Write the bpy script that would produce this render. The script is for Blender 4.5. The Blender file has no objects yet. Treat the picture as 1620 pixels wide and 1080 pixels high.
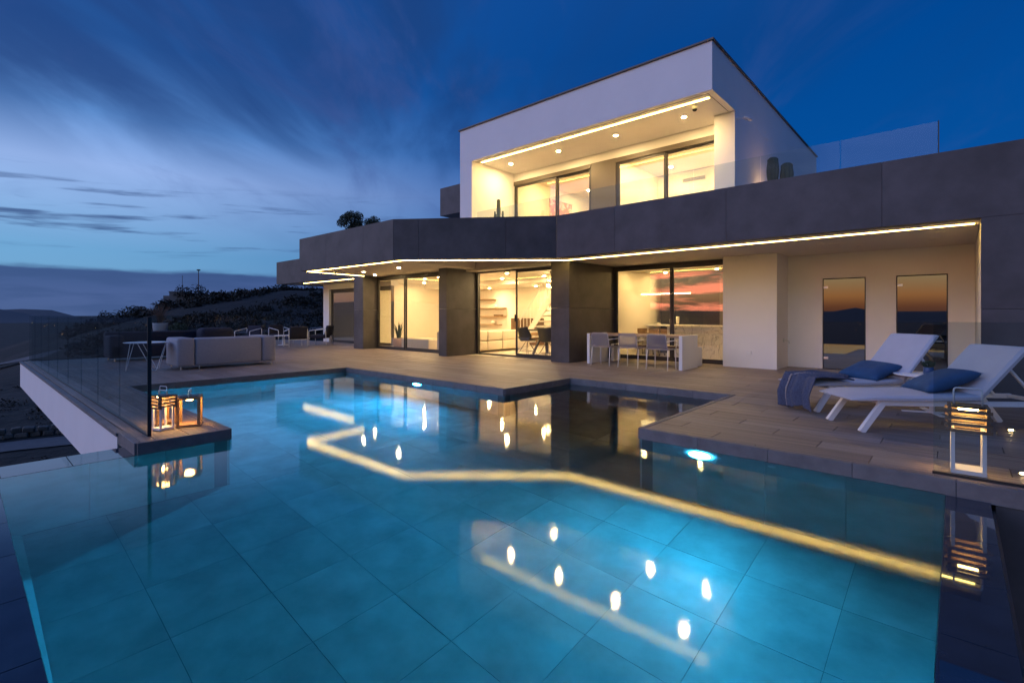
import bpy, bmesh, math, random
from mathutils import Vector, Matrix, noise
from mathutils.geometry import tessellate_polygon
random.seed(7)
R = math.radians
S = bpy.context.scene
COL = S.collection

# ------------------------------------------------------------------ camera
YAW = R(41.79); CH = 1.2
cam = bpy.data.objects.new('camera', bpy.data.cameras.new('camera'))
COL.objects.link(cam)
cam.location = (0, 0, CH); cam.rotation_euler = (R(90), 0, YAW)
cam.data.sensor_width = 36; cam.data.lens = 786.4 / 1620 * 36
cam.data.shift_y = -(540 - 497.5) / 1620
cam.data.clip_start = .05; cam.data.clip_end = 60000
S.camera = cam

# ------------------------------------------------------------------ render settings
S.view_settings.view_transform = 'Standard'; S.view_settings.look = 'None'
S.view_settings.exposure = 0; S.view_settings.gamma = 1
cy = S.cycles
cy.use_denoising = True
cy.max_bounces = 9; cy.diffuse_bounces = 5; cy.glossy_bounces = 4; cy.transmission_bounces = 6; cy.transparent_max_bounces = 24
cy.caustics_reflective = False; cy.caustics_refractive = False
cy.sample_clamp_indirect = 60; cy.sample_clamp_direct = 0

# ------------------------------------------------------------------ node helper
class N:
    def __init__(s, tree): s.t = tree
    def n(s, typ, ins=None, **kw):
        nd = s.t.nodes.new(typ)
        for k, v in kw.items(): setattr(nd, k, v)
        for k, v in (ins or {}).items(): s.set(nd.inputs[k], v)
        return nd
    def set(s, sock, v):
        if isinstance(v, bpy.types.NodeSocket): s.t.links.new(v, sock)
        else:
            try: sock.default_value = v
            except Exception: sock.default_value = (*v, 1)
    def m(s, op, a, b=0., c=0., clamp=False):
        nd = s.n('ShaderNodeMath', {0: a, 1: b, 2: c}, operation=op); nd.use_clamp = clamp; return nd.outputs[0]
    def ss(s, x, a, b):
        nd = s.n('ShaderNodeMapRange', {0: x, 1: a, 2: b, 3: 0., 4: 1.}, interpolation_type='SMOOTHSTEP'); return nd.outputs[0]
    def lin(s, x, a, b, c=0., d=1.):
        return s.n('ShaderNodeMapRange', {0: x, 1: a, 2: b, 3: c, 4: d}).outputs[0]
    def mix(s, f, a, b):
        nd = s.n('ShaderNodeMix', data_type='RGBA'); s.set(nd.inputs[0], f); s.set(nd.inputs[6], a); s.set(nd.inputs[7], b); return nd.outputs[2]
    def ramp(s, f, stops, interp='LINEAR'):
        nd = s.n('ShaderNodeValToRGB', {0: f}); cr = nd.color_ramp; cr.interpolation = interp
        while len(cr.elements) < len(stops): cr.elements.new(.5)
        for e, (p, c) in zip(cr.elements, stops): e.position = p; e.color = (*c, 1)
        return nd.outputs[0]
    def noise(s, vec, scale, detail=3., rough=.5, dist=0.):
        return s.n('ShaderNodeTexNoise', {'Vector': vec, 'Scale': scale, 'Detail': detail, 'Roughness': rough, 'Distortion': dist}).outputs[0]
    def xyz(s, x, y, z): return s.n('ShaderNodeCombineXYZ', {0: x, 1: y, 2: z}).outputs[0]

# ------------------------------------------------------------------ world: blue hour sky, afterglow behind the camera
W = bpy.data.worlds.new('World'); S.world = W; W.use_nodes = True
W.node_tree.nodes.clear()
w = N(W.node_tree)
d = w.n('ShaderNodeTexCoord').outputs['Generated']
sx = w.n('ShaderNodeSeparateXYZ', {0: d}).outputs
x, y, z = sx[0], sx[1], sx[2]
SUN = Vector((-.40, -.917))
hl = w.m('SQRT', w.m('MAXIMUM', w.m('SUBTRACT', 1., w.m('MULTIPLY', z, z)), .0001))
s_ = w.m('DIVIDE', w.m('ADD', w.m('MULTIPLY', x, SUN.x), w.m('MULTIPLY', y, SUN.y)), hl)
el = w.m('MAXIMUM', z, 0.)
cA = w.ramp(el, [(0, (.012, .10, .33)), (.15, (.002, .085, .345)), (.45, (.0, .062, .29)), (1, (.02, .09, .34))])
cB = w.ramp(el, [(0, (.18, .38, .60)), (.10, (.165, .40, .68)), (.17, (.27, .46, .80)), (.225, (.34, .51, .90)), (.30, (.13, .31, .70)), (.40, (.022, .13, .43)), (.6, (.01, .07, .30)), (1, (.02, .09, .34))])
cC = w.ramp(el, [(0, (.22, .10, .075)), (.014, (.46, .17, .08)), (.032, (.98, .42, .14)), (.06, (.92, .62, .30)), (.10, (1.0, .75, .48)), (.17, (1.3, 1.35, 1.65)), (.28, (1.5, 1.85, 3.2)), (.5, (1.0, 1.5, 3.4)), (.75, (.28, .55, 1.5)), (1, (.02, .09, .34))])
f1 = w.ss(s_, -.72, .45); f2 = w.ss(s_, .40, .97)
base = w.mix(f2, w.mix(f1, cA, cB), cC)
# long soft cloud veils, drawn out by the wind
dz = w.m('ADD', el, .16)
px = w.m('DIVIDE', x, dz); py = w.m('DIVIDE', y, dz)
u1 = w.m('ADD', w.m('MULTIPLY', px, .78), w.m('MULTIPLY', py, .63)); v1 = w.m('SUBTRACT', w.m('MULTIPLY', px, .63), w.m('MULTIPLY', py, .78))
cl = w.noise(w.xyz(w.m('MULTIPLY', u1, 1.25), w.m('MULTIPLY', v1, .55), 3.1), 1., 6., .52, .7)
veil = w.m('MULTIPLY', w.ss(cl, .40, .60), w.m('ADD', w.ss(el, .20, .38), w.m('MULTIPLY', w.ss(el, .08, .16), .12), clamp=True))
veil = w.m('MULTIPLY', veil, w.lin(s_, -1., -.2, .30, .85))
ccol = w.mix(f2, w.mix(f1, (.008, .050, .200), (.018, .058, .215)), (.10, .10, .17))
base = w.mix(veil, base, ccol)
# second, thinner lilac wisps
cl2 = w.noise(w.xyz(w.m('MULTIPLY', u1, 2.3), w.m('MULTIPLY', v1, .9), 9.7), 1., 7., .6, .8)
wisp = w.m('MULTIPLY', w.m('MULTIPLY', w.ss(cl2, .5, .72), w.ss(el, .1, .3)), w.lin(s_, -1., -.2, .12, .55))
base = w.mix(wisp, base, w.mix(f2, (.048, .090, .29), (.5, .40, .42)))
# small lens clouds low over the horizon
az = w.m('ARCTAN2', y, x)
st = w.noise(w.xyz(w.m('MULTIPLY', az, 5.), w.m('MULTIPLY', w.m('ADD', el, w.m('MULTIPLY', az, .05)), 62.), 1.7), 1., 5., .55, .2)
band = w.m('MULTIPLY', w.ss(el, .085, .115), w.ss(el, .235, .17))
lens = w.m('MULTIPLY', w.m('MULTIPLY', w.ss(st, .52, .70), band), .80)
base = w.mix(lens, base, w.mix(f2, (.035, .075, .22), (.14, .08, .10)))
# cloud bank on the horizon
bn = w.noise(w.xyz(w.m('MULTIPLY', az, 9.), w.m('MULTIPLY', el, 60.), 0.), 1., 5., .5)
bt = w.m('ADD', .064, w.m('MULTIPLY', bn, .02))
bank = w.m('MULTIPLY', w.ss(w.m('SUBTRACT', bt, el), -.002, .008), w.m('SUBTRACT', 1., f2))
bcol = w.mix(w.m('MULTIPLY', w.ss(bn, .4, .62), .55), w.ramp(el, [(0, (.060, .095, .25)), (.03, (.062, .098, .27)), (.07, (.036, .070, .215))]), (.032, .06, .19))
base = w.mix(w.m('MULTIPLY', bank, .9), base, bcol)
# lit and unlit streaks in the afterglow
sn = w.noise(w.xyz(w.m('MULTIPLY', az, 4.2), w.m('MULTIPLY', el, 26.), 5.3), 1., 6., .6, .6)
glow = w.m('MULTIPLY', w.m('MULTIPLY', w.ss(sn, .44, .56), w.ss(s_, .975, .99)), w.m('MULTIPLY', w.ss(el, .0, .015), w.ss(el, .115, .06)))
gs = w.m('MULTIPLY', w.lin(sn, .35, .65, 1., .35), w.m('MULTIPLY', w.ss(s_, .965, .985), w.m('MULTIPLY', w.ss(el, .05, .10), w.ss(el, .42, .28))))
base = w.mix(w.m('MULTIPLY', gs, .85), base, (.16, .16, .24))
base = w.mix(glow, base, (7.5, 1.9, 1.0))
bg = w.n('ShaderNodeBackground', {'Color': base, 'Strength': 1.0})
wo = w.n('ShaderNodeOutputWorld'); W.node_tree.links.new(bg.outputs[0], wo.inputs[0])

# last glow of the sun that has set behind the camera: very weak and very soft
sun = bpy.data.objects.new('sun', bpy.data.lights.new('sun', 'SUN')); COL.objects.link(sun)
sun.data.energy = .03; sun.data.angle = R(25); sun.data.color = (1, .62, .48)
sun.rotation_euler = Vector((SUN.x, SUN.y, .12)).to_track_quat('Z', 'Y').to_euler()

# ------------------------------------------------------------------ materials
MATS = {}
def pm(name, col, rough=.6, metal=0., spec=.5, var=.0, vscale=3., bump=0., bscale=40., stretch=(1, 1, 1), rnd=0., coat=0., col2=None, detail=4.):
    m = bpy.data.materials.new(name); m.use_nodes = True; MATS[name] = m
    t = N(m.node_tree); b = m.node_tree.nodes['Principled BSDF']
    b.inputs['Roughness'].default_value = rough; b.inputs['Metallic'].default_value = metal
    b.inputs['Specular IOR Level'].default_value = spec; b.inputs['Coat Weight'].default_value = coat
    c = (*col, 1)
    tc = t.n('ShaderNodeTexCoord').outputs['Object']
    vec = t.n('ShaderNodeMapping', {'Vector': tc, 'Scale': stretch}).outputs[0]
    if rnd:
        oi = t.n('ShaderNodeObjectInfo').outputs['Random']
        vec = t.n('ShaderNodeVectorMath', {0: vec, 1: t.xyz(t.m('MULTIPLY', oi, 37.), t.m('MULTIPLY', oi, 91.), t.m('MULTIPLY', oi, 13.))}, operation='ADD').outputs[0]
    if var:
        nz = t.noise(vec, vscale, detail, .6)
        f = t.lin(nz, .3, .7)
        c = t.mix(f, tuple(a * (1 - var) for a in col), col2 or tuple(min(1, a * (1 + var)) for a in col))
    if rnd:
        h = t.n('ShaderNodeHueSaturation', {'Value': t.lin(oi, 0, 1, 1 - rnd, 1 + rnd), 'Saturation': t.lin(oi, 0, 1, 1.1, .85), 'Color': c}); c = h.outputs[0]
    t.set(b.inputs['Base Color'], c)
    if bump:
        nb = t.noise(vec, bscale, 4., .6)
        bp = t.n('ShaderNodeBump', {'Strength': bump, 'Distance': .01, 'Height': nb}).outputs[0]
        t.set(b.inputs['Normal'], bp)
    return m
def em(name, col, strength):
    m = bpy.data.materials.new(name); m.use_nodes = True; MATS[name] = m
    m.node_tree.nodes.clear(); t = N(m.node_tree)
    e = t.n('ShaderNodeEmission', {'Color': (*col, 1), 'Strength': strength}); o = t.n('ShaderNodeOutputMaterial')
    m.node_tree.links.new(e.outputs[0], o.inputs[0]); return m
def glass(name, tint, gain, ior=1.5, rough=0., base=0.):
    m = bpy.data.materials.new(name); m.use_nodes = True; MATS[name] = m
    m.node_tree.nodes.clear(); t = N(m.node_tree)
    fr = t.n('ShaderNodeFresnel', {'IOR': ior}).outputs[0]
    geo = t.n('ShaderNodeNewGeometry').outputs['Backfacing']
    fac = t.m('ADD', t.m('MULTIPLY', fr, gain), base, clamp=True)
    fac = t.m('MULTIPLY', fac, t.m('SUBTRACT', 1., geo))          # the reflection is taken once, on the outer face
    tr = t.n('ShaderNodeBsdfTransparent', {'Color': (*tint, 1)}); gl = t.n('ShaderNodeBsdfGlossy', {'Color': (1, 1, 1, 1), 'Roughness': rough})
    mx = t.n('ShaderNodeMixShader', {0: fac}); o = t.n('ShaderNodeOutputMaterial')
    L = m.node_tree.links; L.new(tr.outputs[0], mx.inputs[1]); L.new(gl.outputs[0], mx.inputs[2]); L.new(mx.outputs[0], o.inputs[0]); return m

pm('render_white', (.80, .775, .76), .75, var=.03, vscale=1.1, bump=.12, bscale=220)
pm('render_inner', (.82, .77, .70), .8, var=.02, bump=.05, bscale=150)
pm('soffit', (.72, .66, .58), .8, var=.02, bump=.04, bscale=150)
pm('porcelain', (.062, .056, .060), .55, var=.38, vscale=1.6, bump=.1, bscale=60, rnd=.06, detail=8)
pm('porcelain_dark', (.045, .042, .044), .5, var=.2, vscale=2., bump=.1, bscale=60)
pm('plank', (.235, .182, .150), .52, var=.36, vscale=2.2, bump=.3, bscale=10, stretch=(.35, 14, 14), rnd=.13, detail=7)
pm('plank_bed', (.06, .052, .048), .9)
pm('coping', (.16, .15, .148), .6, var=.2, vscale=6., bump=.25, bscale=70, rnd=.07)
pm('pool_tile', (.47, .485, .49), .45, var=.23, vscale=2.6, bump=.05, bscale=50, rnd=.07, detail=8)
pm('wet_stone', (.022, .034, .055), .025, var=.25, vscale=5., rnd=.05, spec=.6)
pm('pool_joint', (.17, .18, .185), .8)
pm('frame', (.035, .031, .029), .42, bump=.05, bscale=200)
pm('bronze', (.11, .088, .07), .5)
pm('black', (.012, .012, .013), .4)
pm('white_metal', (.80, .79, .78), .38)
pm('steel', (.6, .6, .58), .3, metal=1.)
pm('wood', (.34, .20, .10), .55, var=.25, vscale=5, bump=.15, bscale=25, stretch=(1, 6, 6), rnd=.1)
pm('wood_dark', (.15, .085, .045), .5, var=.25, vscale=5, bump=.1, bscale=25, stretch=(1, 6, 6))
pm('lantern_wood', (.42, .235, .10), .55, var=.25, vscale=9, bump=.15, bscale=40, stretch=(1, 4, 4))
pm('weathered', (.20, .13, .085), .7, var=.3, vscale=9, bump=.2, bscale=40, stretch=(1, 5, 5))
pm('sling', (.50, .50, .54), .85, var=.05, bump=.3, bscale=500)
pm('mesh_grey', (.30, .27, .27), .7, bump=.3, bscale=600)
pm('tube_grey', (.36, .33, .33), .5)
pm('sofa_grey', (.34, .33, .355), .9, var=.06, vscale=30, bump=.25, bscale=260)
pm('sofa_navy', (.018, .02, .035), .9, bump=.2, bscale=260)
pm('sofa_beige', (.66, .58, .46), .9, var=.05, bump=.2, bscale=220)
pm('cushion_blue', (.024, .080, .175), .9, var=.12, vscale=12, bump=.35, bscale=240)
pm('throw_blue', (.085, .098, .15), .95, var=.28, vscale=60, bump=.5, bscale=300)
pm('fringe', (.42, .36, .34), .95)
pm('pot_blue', (.02, .06, .15), .35)
pm('basket', (.40, .25, .14), .85, var=.3, vscale=30, bump=.6, bscale=60, stretch=(1, 1, 6))
pm('planter', (.42, .44, .46), .6)
pm('leaf', (.035, .06, .028), .6, var=.4, vscale=3)
pm('leaf_olive', (.03, .045, .026), .65, var=.35, vscale=4)
pm('snake_leaf', (.045, .085, .04), .5, var=.4, vscale=10, stretch=(1, 1, 3))
pm('grass_dry', (.16, .11, .08), .8)
pm('bark', (.07, .055, .045), .9, bump=.6, bscale=30)
pm('cactus', (.06, .085, .055), .7, var=.25, vscale=8, bump=.3, bscale=60)
pm('soil', (.05, .04, .032), .95)
pm('terrace_tile', (.46, .41, .36), .6, var=.1)
pm('cream_floor', (.62, .55, .45), .35, var=.05, vscale=2)
pm('cabinet_black', (.02, .02, .024), .22, spec=.5)
pm('marble', (.78, .75, .70), .3)
pm('dining_dark', (.03, .027, .024), .4)
pm('shell_grey', (.10, .095, .075), .6)
pm('stone', (.11, .095, .08), .9, var=.35, vscale=7, bump=.8, bscale=9, rnd=.15)
pm('asphalt', (.11, .105, .105), .9, var=.15, vscale=2, bump=.3, bscale=50)
pm('foundation', (.05, .05, .05), .9)
pm('scrub', (.006, .009, .005), .8, var=.4, vscale=.7)
pm('ceramic', (.75, .70, .62), .4)
pm('stucco_far', (.34, .26, .22), .9)
pm('sauna_bench', (.16, .10, .06), .6)
em('led', (1., .66, .17), 25.)
em('led_upper', (1., .66, .17), 22.)
em('lamp_warm', (1., .74, .42), 420.)
em('lamp_room', (1., .70, .32), 2500.)
em('lamp_kitchen', (1., .66, .26), 1000.)
em('lamp_upper', (1., .68, .29), 2300.)
em('lamp_soffit', (1., .70, .36), 600.)
em('lamp_pendant', (1., .72, .36), 60.)
em('lamp_lantern', (1., .56, .17), 85.)
em('pool_lamp', (.04, .56, .98), 680.)
em('pool_lamp_far', (.02, .48, 1.), 1750.)
em('deck_lamp', (1., .58, .22), 160.)
em('uplight', (1., .55, .28), 1300.)
em('far_lamp', (1., .6, .3), 2.)
glass('pane', (.92, .92, .88), 3.0, 1.52)
glass('rail_glass', (.83, .88, .89), .55, 1.5)
glass('smoked', (.10, .085, .075), 2.4, 1.5, base=.15)

# open weave of the terrace chairs
m = MATS['mesh_grey']; t = N(m.node_tree); pb = m.node_tree.nodes['Principled BSDF']; pb.inputs['Alpha'].default_value = .58
# marble veins
t = N(MATS['marble'].node_tree); b_ = MATS['marble'].node_tree.nodes['Principled BSDF']
tc_ = t.n('ShaderNodeTexCoord').outputs['Object']
nz_ = t.noise(t.n('ShaderNodeMapping', {'Vector': tc_, 'Rotation': (.3, .7, .5), 'Scale': (1.1, 1, .8)}).outputs[0], 1.3, 8., .6, 1.2)
vn_ = t.ss(t.m('ABSOLUTE', t.m('SUBTRACT', nz_, .52)), .012, .0)
t.set(b_.inputs['Base Color'], t.mix(t.m('MULTIPLY', vn_, .7), (.80, .75, .68, 1), (.18, .16, .14, 1)))

# water: smooth refraction below, lightly ruffled mirror on top
m = bpy.data.materials.new('water'); m.use_nodes = True; MATS['water'] = m; m.node_tree.nodes.clear(); t = N(m.node_tree)
tc_ = t.n('ShaderNodeTexCoord').outputs['Object']
n1 = t.noise(t.n('ShaderNodeMapping', {'Vector': tc_, 'Scale': (1, 1, 1)}).outputs[0], 26., 3., .55)
n2 = t.noise(tc_, 3.2, 2., .5)
hb = t.m('ADD', n1, t.m('MULTIPLY', n2, 2.2))
bp_ = t.n('ShaderNodeBump', {'Strength': .012, 'Distance': .01, 'Height': hb}).outputs[0]
fr_ = t.n('ShaderNodeFresnel', {'IOR': 1.33}).outputs[0]
rf_ = t.n('ShaderNodeBsdfRefraction', {'Color': (.86, .97, 1, 1), 'Roughness': 0., 'IOR': 1.33})
gl_ = t.n('ShaderNodeBsdfGlossy', {'Color': (1, 1, 1, 1), 'Roughness': .07, 'Normal': bp_}, distribution='BECKMANN')
mx_ = t.n('ShaderNodeMixShader', {0: fr_}); o_ = t.n('ShaderNodeOutputMaterial')
L = m.node_tree.links; L.new(rf_.outputs[0], mx_.inputs[1]); L.new(gl_.outputs[0], mx_.inputs[2]); L.new(mx_.outputs[0], o_.inputs[0])

# painting: loose colour fields
m = bpy.data.materials.new('painting'); m.use_nodes = True; MATS['painting'] = m; t = N(m.node_tree)
tc_ = t.n('ShaderNodeTexCoord').outputs['Object']
pn = t.noise(tc_, 3.0, 5., .6, 1.5)
t.set(m.node_tree.nodes['Principled BSDF'].inputs['Base Color'], t.ramp(pn, [(.30, (.05, .16, .5)), (.42, (.75, .7, .6)), (.5, (.8, .25, .08)), (.58, (.7, .12, .25)), (.66, (.15, .35, .12)), (.8, (.8, .6, .1))]))

# ground: dark scrubby earth with paler bare patches
m = pm('earth', (.045, .040, .030), .95); t = N(m.node_tree); b_ = m.node_tree.nodes['Principled BSDF']
tc_ = t.n('ShaderNodeTexCoord').outputs['Object']
a_ = t.noise(tc_, .045, 8., .62); c_ = t.noise(tc_, .5, 6., .6)
col = t.mix(t.ss(a_, .50, .66), (.005, .006, .004, 1), (.028, .024, .020, 1))
col = t.mix(t.m('MULTIPLY', t.ss(c_, .45, .7), .6), col, (.006, .008, .005, 1))
t.set(b_.inputs['Base Color'], col)
t.set(b_.inputs['Normal'], t.n('ShaderNodeBump', {'Strength': .9, 'Distance': .5, 'Height': c_}).outputs[0])

# ------------------------------------------------------------------ mesh helpers
class B:
    def __init__(s): s.bm = bmesh.new()
    def verts(s, co): return [s.bm.verts.new(c) for c in co]
    def box(s, x0, x1, y0, y1, z0, z1, M=None, bev=0., seg=2):
        co = [(x0, y0, z0), (x1, y0, z0), (x1, y1, z0), (x0, y1, z0), (x0, y0, z1), (x1, y0, z1), (x1, y1, z1), (x0, y1, z1)]
        if M: co = [M @ Vector(c) for c in co]
        v = s.verts(co)
        fs = [s.bm.faces.new([v[i] for i in f]) for f in ((0, 3, 2, 1), (4, 5, 6, 7), (0, 1, 5, 4), (1, 2, 6, 5), (2, 3, 7, 6), (3, 0, 4, 7))]
        if bev:
            ed = list({e for f in fs for e in f.edges})
            bmesh.ops.bevel(s.bm, geom=ed, offset=bev, segments=seg, affect='EDGES', profile=.5)
        return s
    def prism(s, pts, z0, z1):
        n = len(pts); a = s.verts([(p[0], p[1], z0) for p in pts]); b = s.verts([(p[0], p[1], z1) for p in pts])
        s.bm.faces.new(a[::-1]); s.bm.faces.new(b)
        for i in range(n): s.bm.faces.new((a[i], a[(i + 1) % n], b[(i + 1) % n], b[i]))
        return s
    def wallseg(s, p0, p1, th, z0, z1):
        # upright slab from p0 to p1, thickness th to the left of the direction
        dx, dy = p1[0] - p0[0], p1[1] - p0[1]; l = math.hypot(dx, dy); nx, ny = -dy / l * th, dx / l * th
        return s.prism([p0, p1, (p1[0] + nx, p1[1] + ny), (p0[0] + nx, p0[1] + ny)], z0, z1)
    def tube(s, pts, r, n=8, closed=False, cap=True):
        pts = [Vector(p) for p in pts]; rings = []; m = len(pts)
        up = None
        for i, p in enumerate(pts):
            if closed: tg = (pts[(i + 1) % m] - pts[i - 1])
            else: tg = pts[min(i + 1, m - 1)] - pts[max(i - 1, 0)]
            tg.normalize()
            if up is None:
                up = Vector((0, 0, 1)) if abs(tg.z) < .9 else Vector((1, 0, 0))
            a = tg.cross(up)
            if a.length < 1e-4: a = tg.cross(Vector((0, 1, 0)))
            a.normalize(); b = a.cross(tg); up = b
            rr = r[i] if isinstance(r, (list, tuple)) else r
            rings.append(s.verts([p + (a * math.cos(2 * math.pi * k / n) + b * math.sin(2 * math.pi * k / n)) * rr for k in range(n)]))
        for i in range(m if closed else m - 1):
            A, C = rings[i], rings[(i + 1) % m]
            for k in range(n): s.bm.faces.new((A[k], A[(k + 1) % n], C[(k + 1) % n], C[k]))
        if cap and not closed: s.bm.faces.new(rings[0][::-1]); s.bm.faces.new(rings[-1])
        return s
    def bar(s, p0, p1, wd, ht):
        # straight rectangular bar
        p0, p1 = Vector(p0), Vector(p1); tg = (p1 - p0).normalized()
        up = Vector((0, 0, 1)) if abs(tg.z) < .95 else Vector((1, 0, 0))
        a = tg.cross(up).normalized() * wd / 2; b = a.cross(tg).normalized() * ht / 2
        q = [s.verts([p + a * i + b * j for i, j in ((-1, -1), (1, -1), (1, 1), (-1, 1))]) for p in (p0, p1)]
        s.bm.faces.new(q[0][::-1]); s.bm.faces.new(q[1])
        for k in range(4): s.bm.faces.new((q[0][k], q[0][(k + 1) % 4], q[1][(k + 1) % 4], q[1][k]))
        return s
    def lathe(s, prof, n=20, c=(0, 0), ribs=0, rib=0.):
        rings = []
        for r, z in prof:
            rings.append(s.verts([(c[0] + r * (1 + (rib * math.cos(ribs * 2 * math.pi * k / n) if ribs else 0)) * math.cos(2 * math.pi * k / n), c[1] + r * (1 + (rib * math.cos(ribs * 2 * math.pi * k / n) if ribs else 0)) * math.sin(2 * math.pi * k / n), z) for k in range(n)]))
        for A, C in zip(rings, rings[1:]):
            for k in range(n): s.bm.faces.new((A[k], A[(k + 1) % n], C[(k + 1) % n], C[k]))
        s.bm.faces.new(rings[0][::-1]); s.bm.faces.new(rings[-1])
        return s
    def grid(s, fn, nu, nv):
        g = [[s.bm.verts.new(fn(i / nu, j / nv)) for j in range(nv + 1)] for i in range(nu + 1)]
        for i in range(nu):
            for j in range(nv): s.bm.faces.new((g[i][j], g[i + 1][j], g[i + 1][j + 1], g[i][j + 1]))
        return s
    def mesh(s, name='m', mat=None, smooth=False):
        bmesh.ops.recalc_face_normals(s.bm, faces=s.bm.faces)
        me = bpy.data.meshes.new(name); s.bm.to_mesh(me); s.bm.free()
        if mat: me.materials.append(MATS[mat])
        if smooth:
            me.polygons.foreach_set('use_smooth', [True] * len(me.polygons))
        return me
    def build(s, name, mat, parent=None, smooth=False, loc=None):
        return ob(name, s.mesh(name, mat, smooth), parent, loc)

def ob(name, me, parent=None, loc=None, rz=0.):
    o = bpy.data.objects.new(name, me); COL.objects.link(o)
    if parent: o.parent = parent
    if loc is not None: o.location = loc
    if rz: o.rotation_euler.z = rz
    return o
def tag(o, label, cat, group=None):
    o['label'] = label; o['category'] = cat
    if group: o['group'] = group
    return o
def struct(o): o['kind'] = 'structure'; return o
def thing(name, label, cat, loc=(0, 0, 0), rz=0., group=None):
    o = bpy.data.objects.new(name, None); COL.objects.link(o); o.location = loc; o.rotation_euler.z = rz; o.empty_display_size = .1
    return tag(o, label, cat, group)
def auto_smooth(o, a=40):
    me = o.data; me.polygons.foreach_set('use_smooth', [True] * len(me.polygons))
    me.set_sharp_from_angle(angle=R(a)); return o
def copy_tree(o, loc, rz=None, label=None):
    c = o.copy(); COL.objects.link(c); c.location = loc
    if rz is not None: c.rotation_euler.z = rz
    if label: c['label'] = label
    for ch in o.children:
        k = ch.copy(); COL.objects.link(k); k.parent = c
        for g in ch.children:
            q = g.copy(); COL.objects.link(q); q.parent = k
    return c

# ================================================================== GROUND, ROAD, HILLS
def lerp_tab(tab, v):
    for (a, p), (b, q) in zip(tab, tab[1:]):
        if v <= b: return p + (q - p) * max(0, (v - a)) / (b - a)
    return tab[-1][1]
def ground_h(x, y):
    # azimuth measured from -Y clockwise seen from above: west is -pi/2, north -pi
    r = math.hypot(x, y)
    th = math.atan2(-x, y)            # 0 north, +pi/2 west
    crest = lerp_tab([(-3.2, -14), (-1.6, -6), (-.6, 6), (.0, 12), (.75, 10.5), (1.0, 8.8), (1.15, 7.8), (1.22, 6.2), (1.30, 4.6), (1.37, 1.6), (1.44, -1.5), (1.55, -9), (1.9, -14), (3.2, -14)], th)
    base = -5.0
    if r < 45: h = base
    elif r < 150:
        t = (r - 45) / 105; t = t * t * (3 - 2 * t); h = base + (crest - base) * t
    else:
        t = min(1, (r - 150) / 500); h = crest + (-45 - crest) * t * t * (3 - 2 * t)
    if r > 40:
        am = min(1, (r - 40) / 60)
        h += am * (noise.noise((x * .035, y * .035, 1.)) * 1.1 + noise.noise((x * .11, y * .11, 4.)) * .45)
    if r > 1200: h = -45
    return h
verts = []; faces = []
NR, NA = 92, 240
rr = [0.] + [6 * (22000 / 6) ** (i / (NR - 1)) for i in range(NR)]
verts.append((0, 0, ground_h(0, 0)))
for r in rr[1:]:
    for a in range(NA):
        an = 2 * math.pi * a / NA; xx, yy = r * math.cos(an), r * math.sin(an); verts.append((xx, yy, ground_h(xx, yy)))
for a in range(NA): faces.append((0, 1 + a, 1 + (a + 1) % NA))
for i in range(NR - 1):
    for a in range(NA):
        p = 1 + i * NA; q = p + NA; faces.append((p + a, q + a, q + (a + 1) % NA, p + (a + 1) % NA))
me = bpy.data.meshes.new('ground'); me.from_pydata(verts, [], faces); me.materials.append(MATS['earth'])
me.polygons.foreach_set('use_smooth', [True] * len(me.polygons))
struct(ob('ground', me))
# far ridges all round the valley
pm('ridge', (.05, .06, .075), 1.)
def ridge(name, rad, depth, table, seed, n=200, a0=0., a1=2 * math.pi):
    b = B()
    def hh(an):
        v = lerp_tab(table, an)
        return v * (1 + .22 * noise.noise((math.cos(an) * 6, math.sin(an) * 6, seed)) + .10 * noise.noise((math.cos(an) * 25, math.sin(an) * 25, seed)))
    prof = ((-1, 0), (-.55, .42), (-.2, .85), (0, 1.), (.3, .8), (1, 0))
    def fn(u, v):
        an = a0 + (a1 - a0) * u; i = v * (len(prof) - 1); p = prof[int(round(i))]
        r = rad + depth * p[0] * (1 + .2 * noise.noise((math.cos(an) * 9, math.sin(an) * 9, seed + 3)))
        return (r * math.cos(an), r * math.sin(an), -50 + (hh(an) + 50) * p[1])
    b.grid(fn, n, len(prof) - 1)
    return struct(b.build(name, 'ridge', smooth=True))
# angles run counter-clockwise from +X: west = pi, south = 3pi/2
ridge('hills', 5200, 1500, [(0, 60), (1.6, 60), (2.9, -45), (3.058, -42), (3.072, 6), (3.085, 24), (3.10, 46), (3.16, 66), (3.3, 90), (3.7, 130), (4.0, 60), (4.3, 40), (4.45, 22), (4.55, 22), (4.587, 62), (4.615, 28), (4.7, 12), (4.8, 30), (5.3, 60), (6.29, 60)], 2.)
ridge('hills', 11000, 2500, [(0, 80), (2.9, -45), (3.022, -42), (3.034, 30), (3.05, 74), (3.075, 84), (3.10, 60), (3.16, 90), (3.3, 120), (4.0, 110), (4.4, 60), (4.7, 60), (6.29, 80)], 8.)

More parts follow.
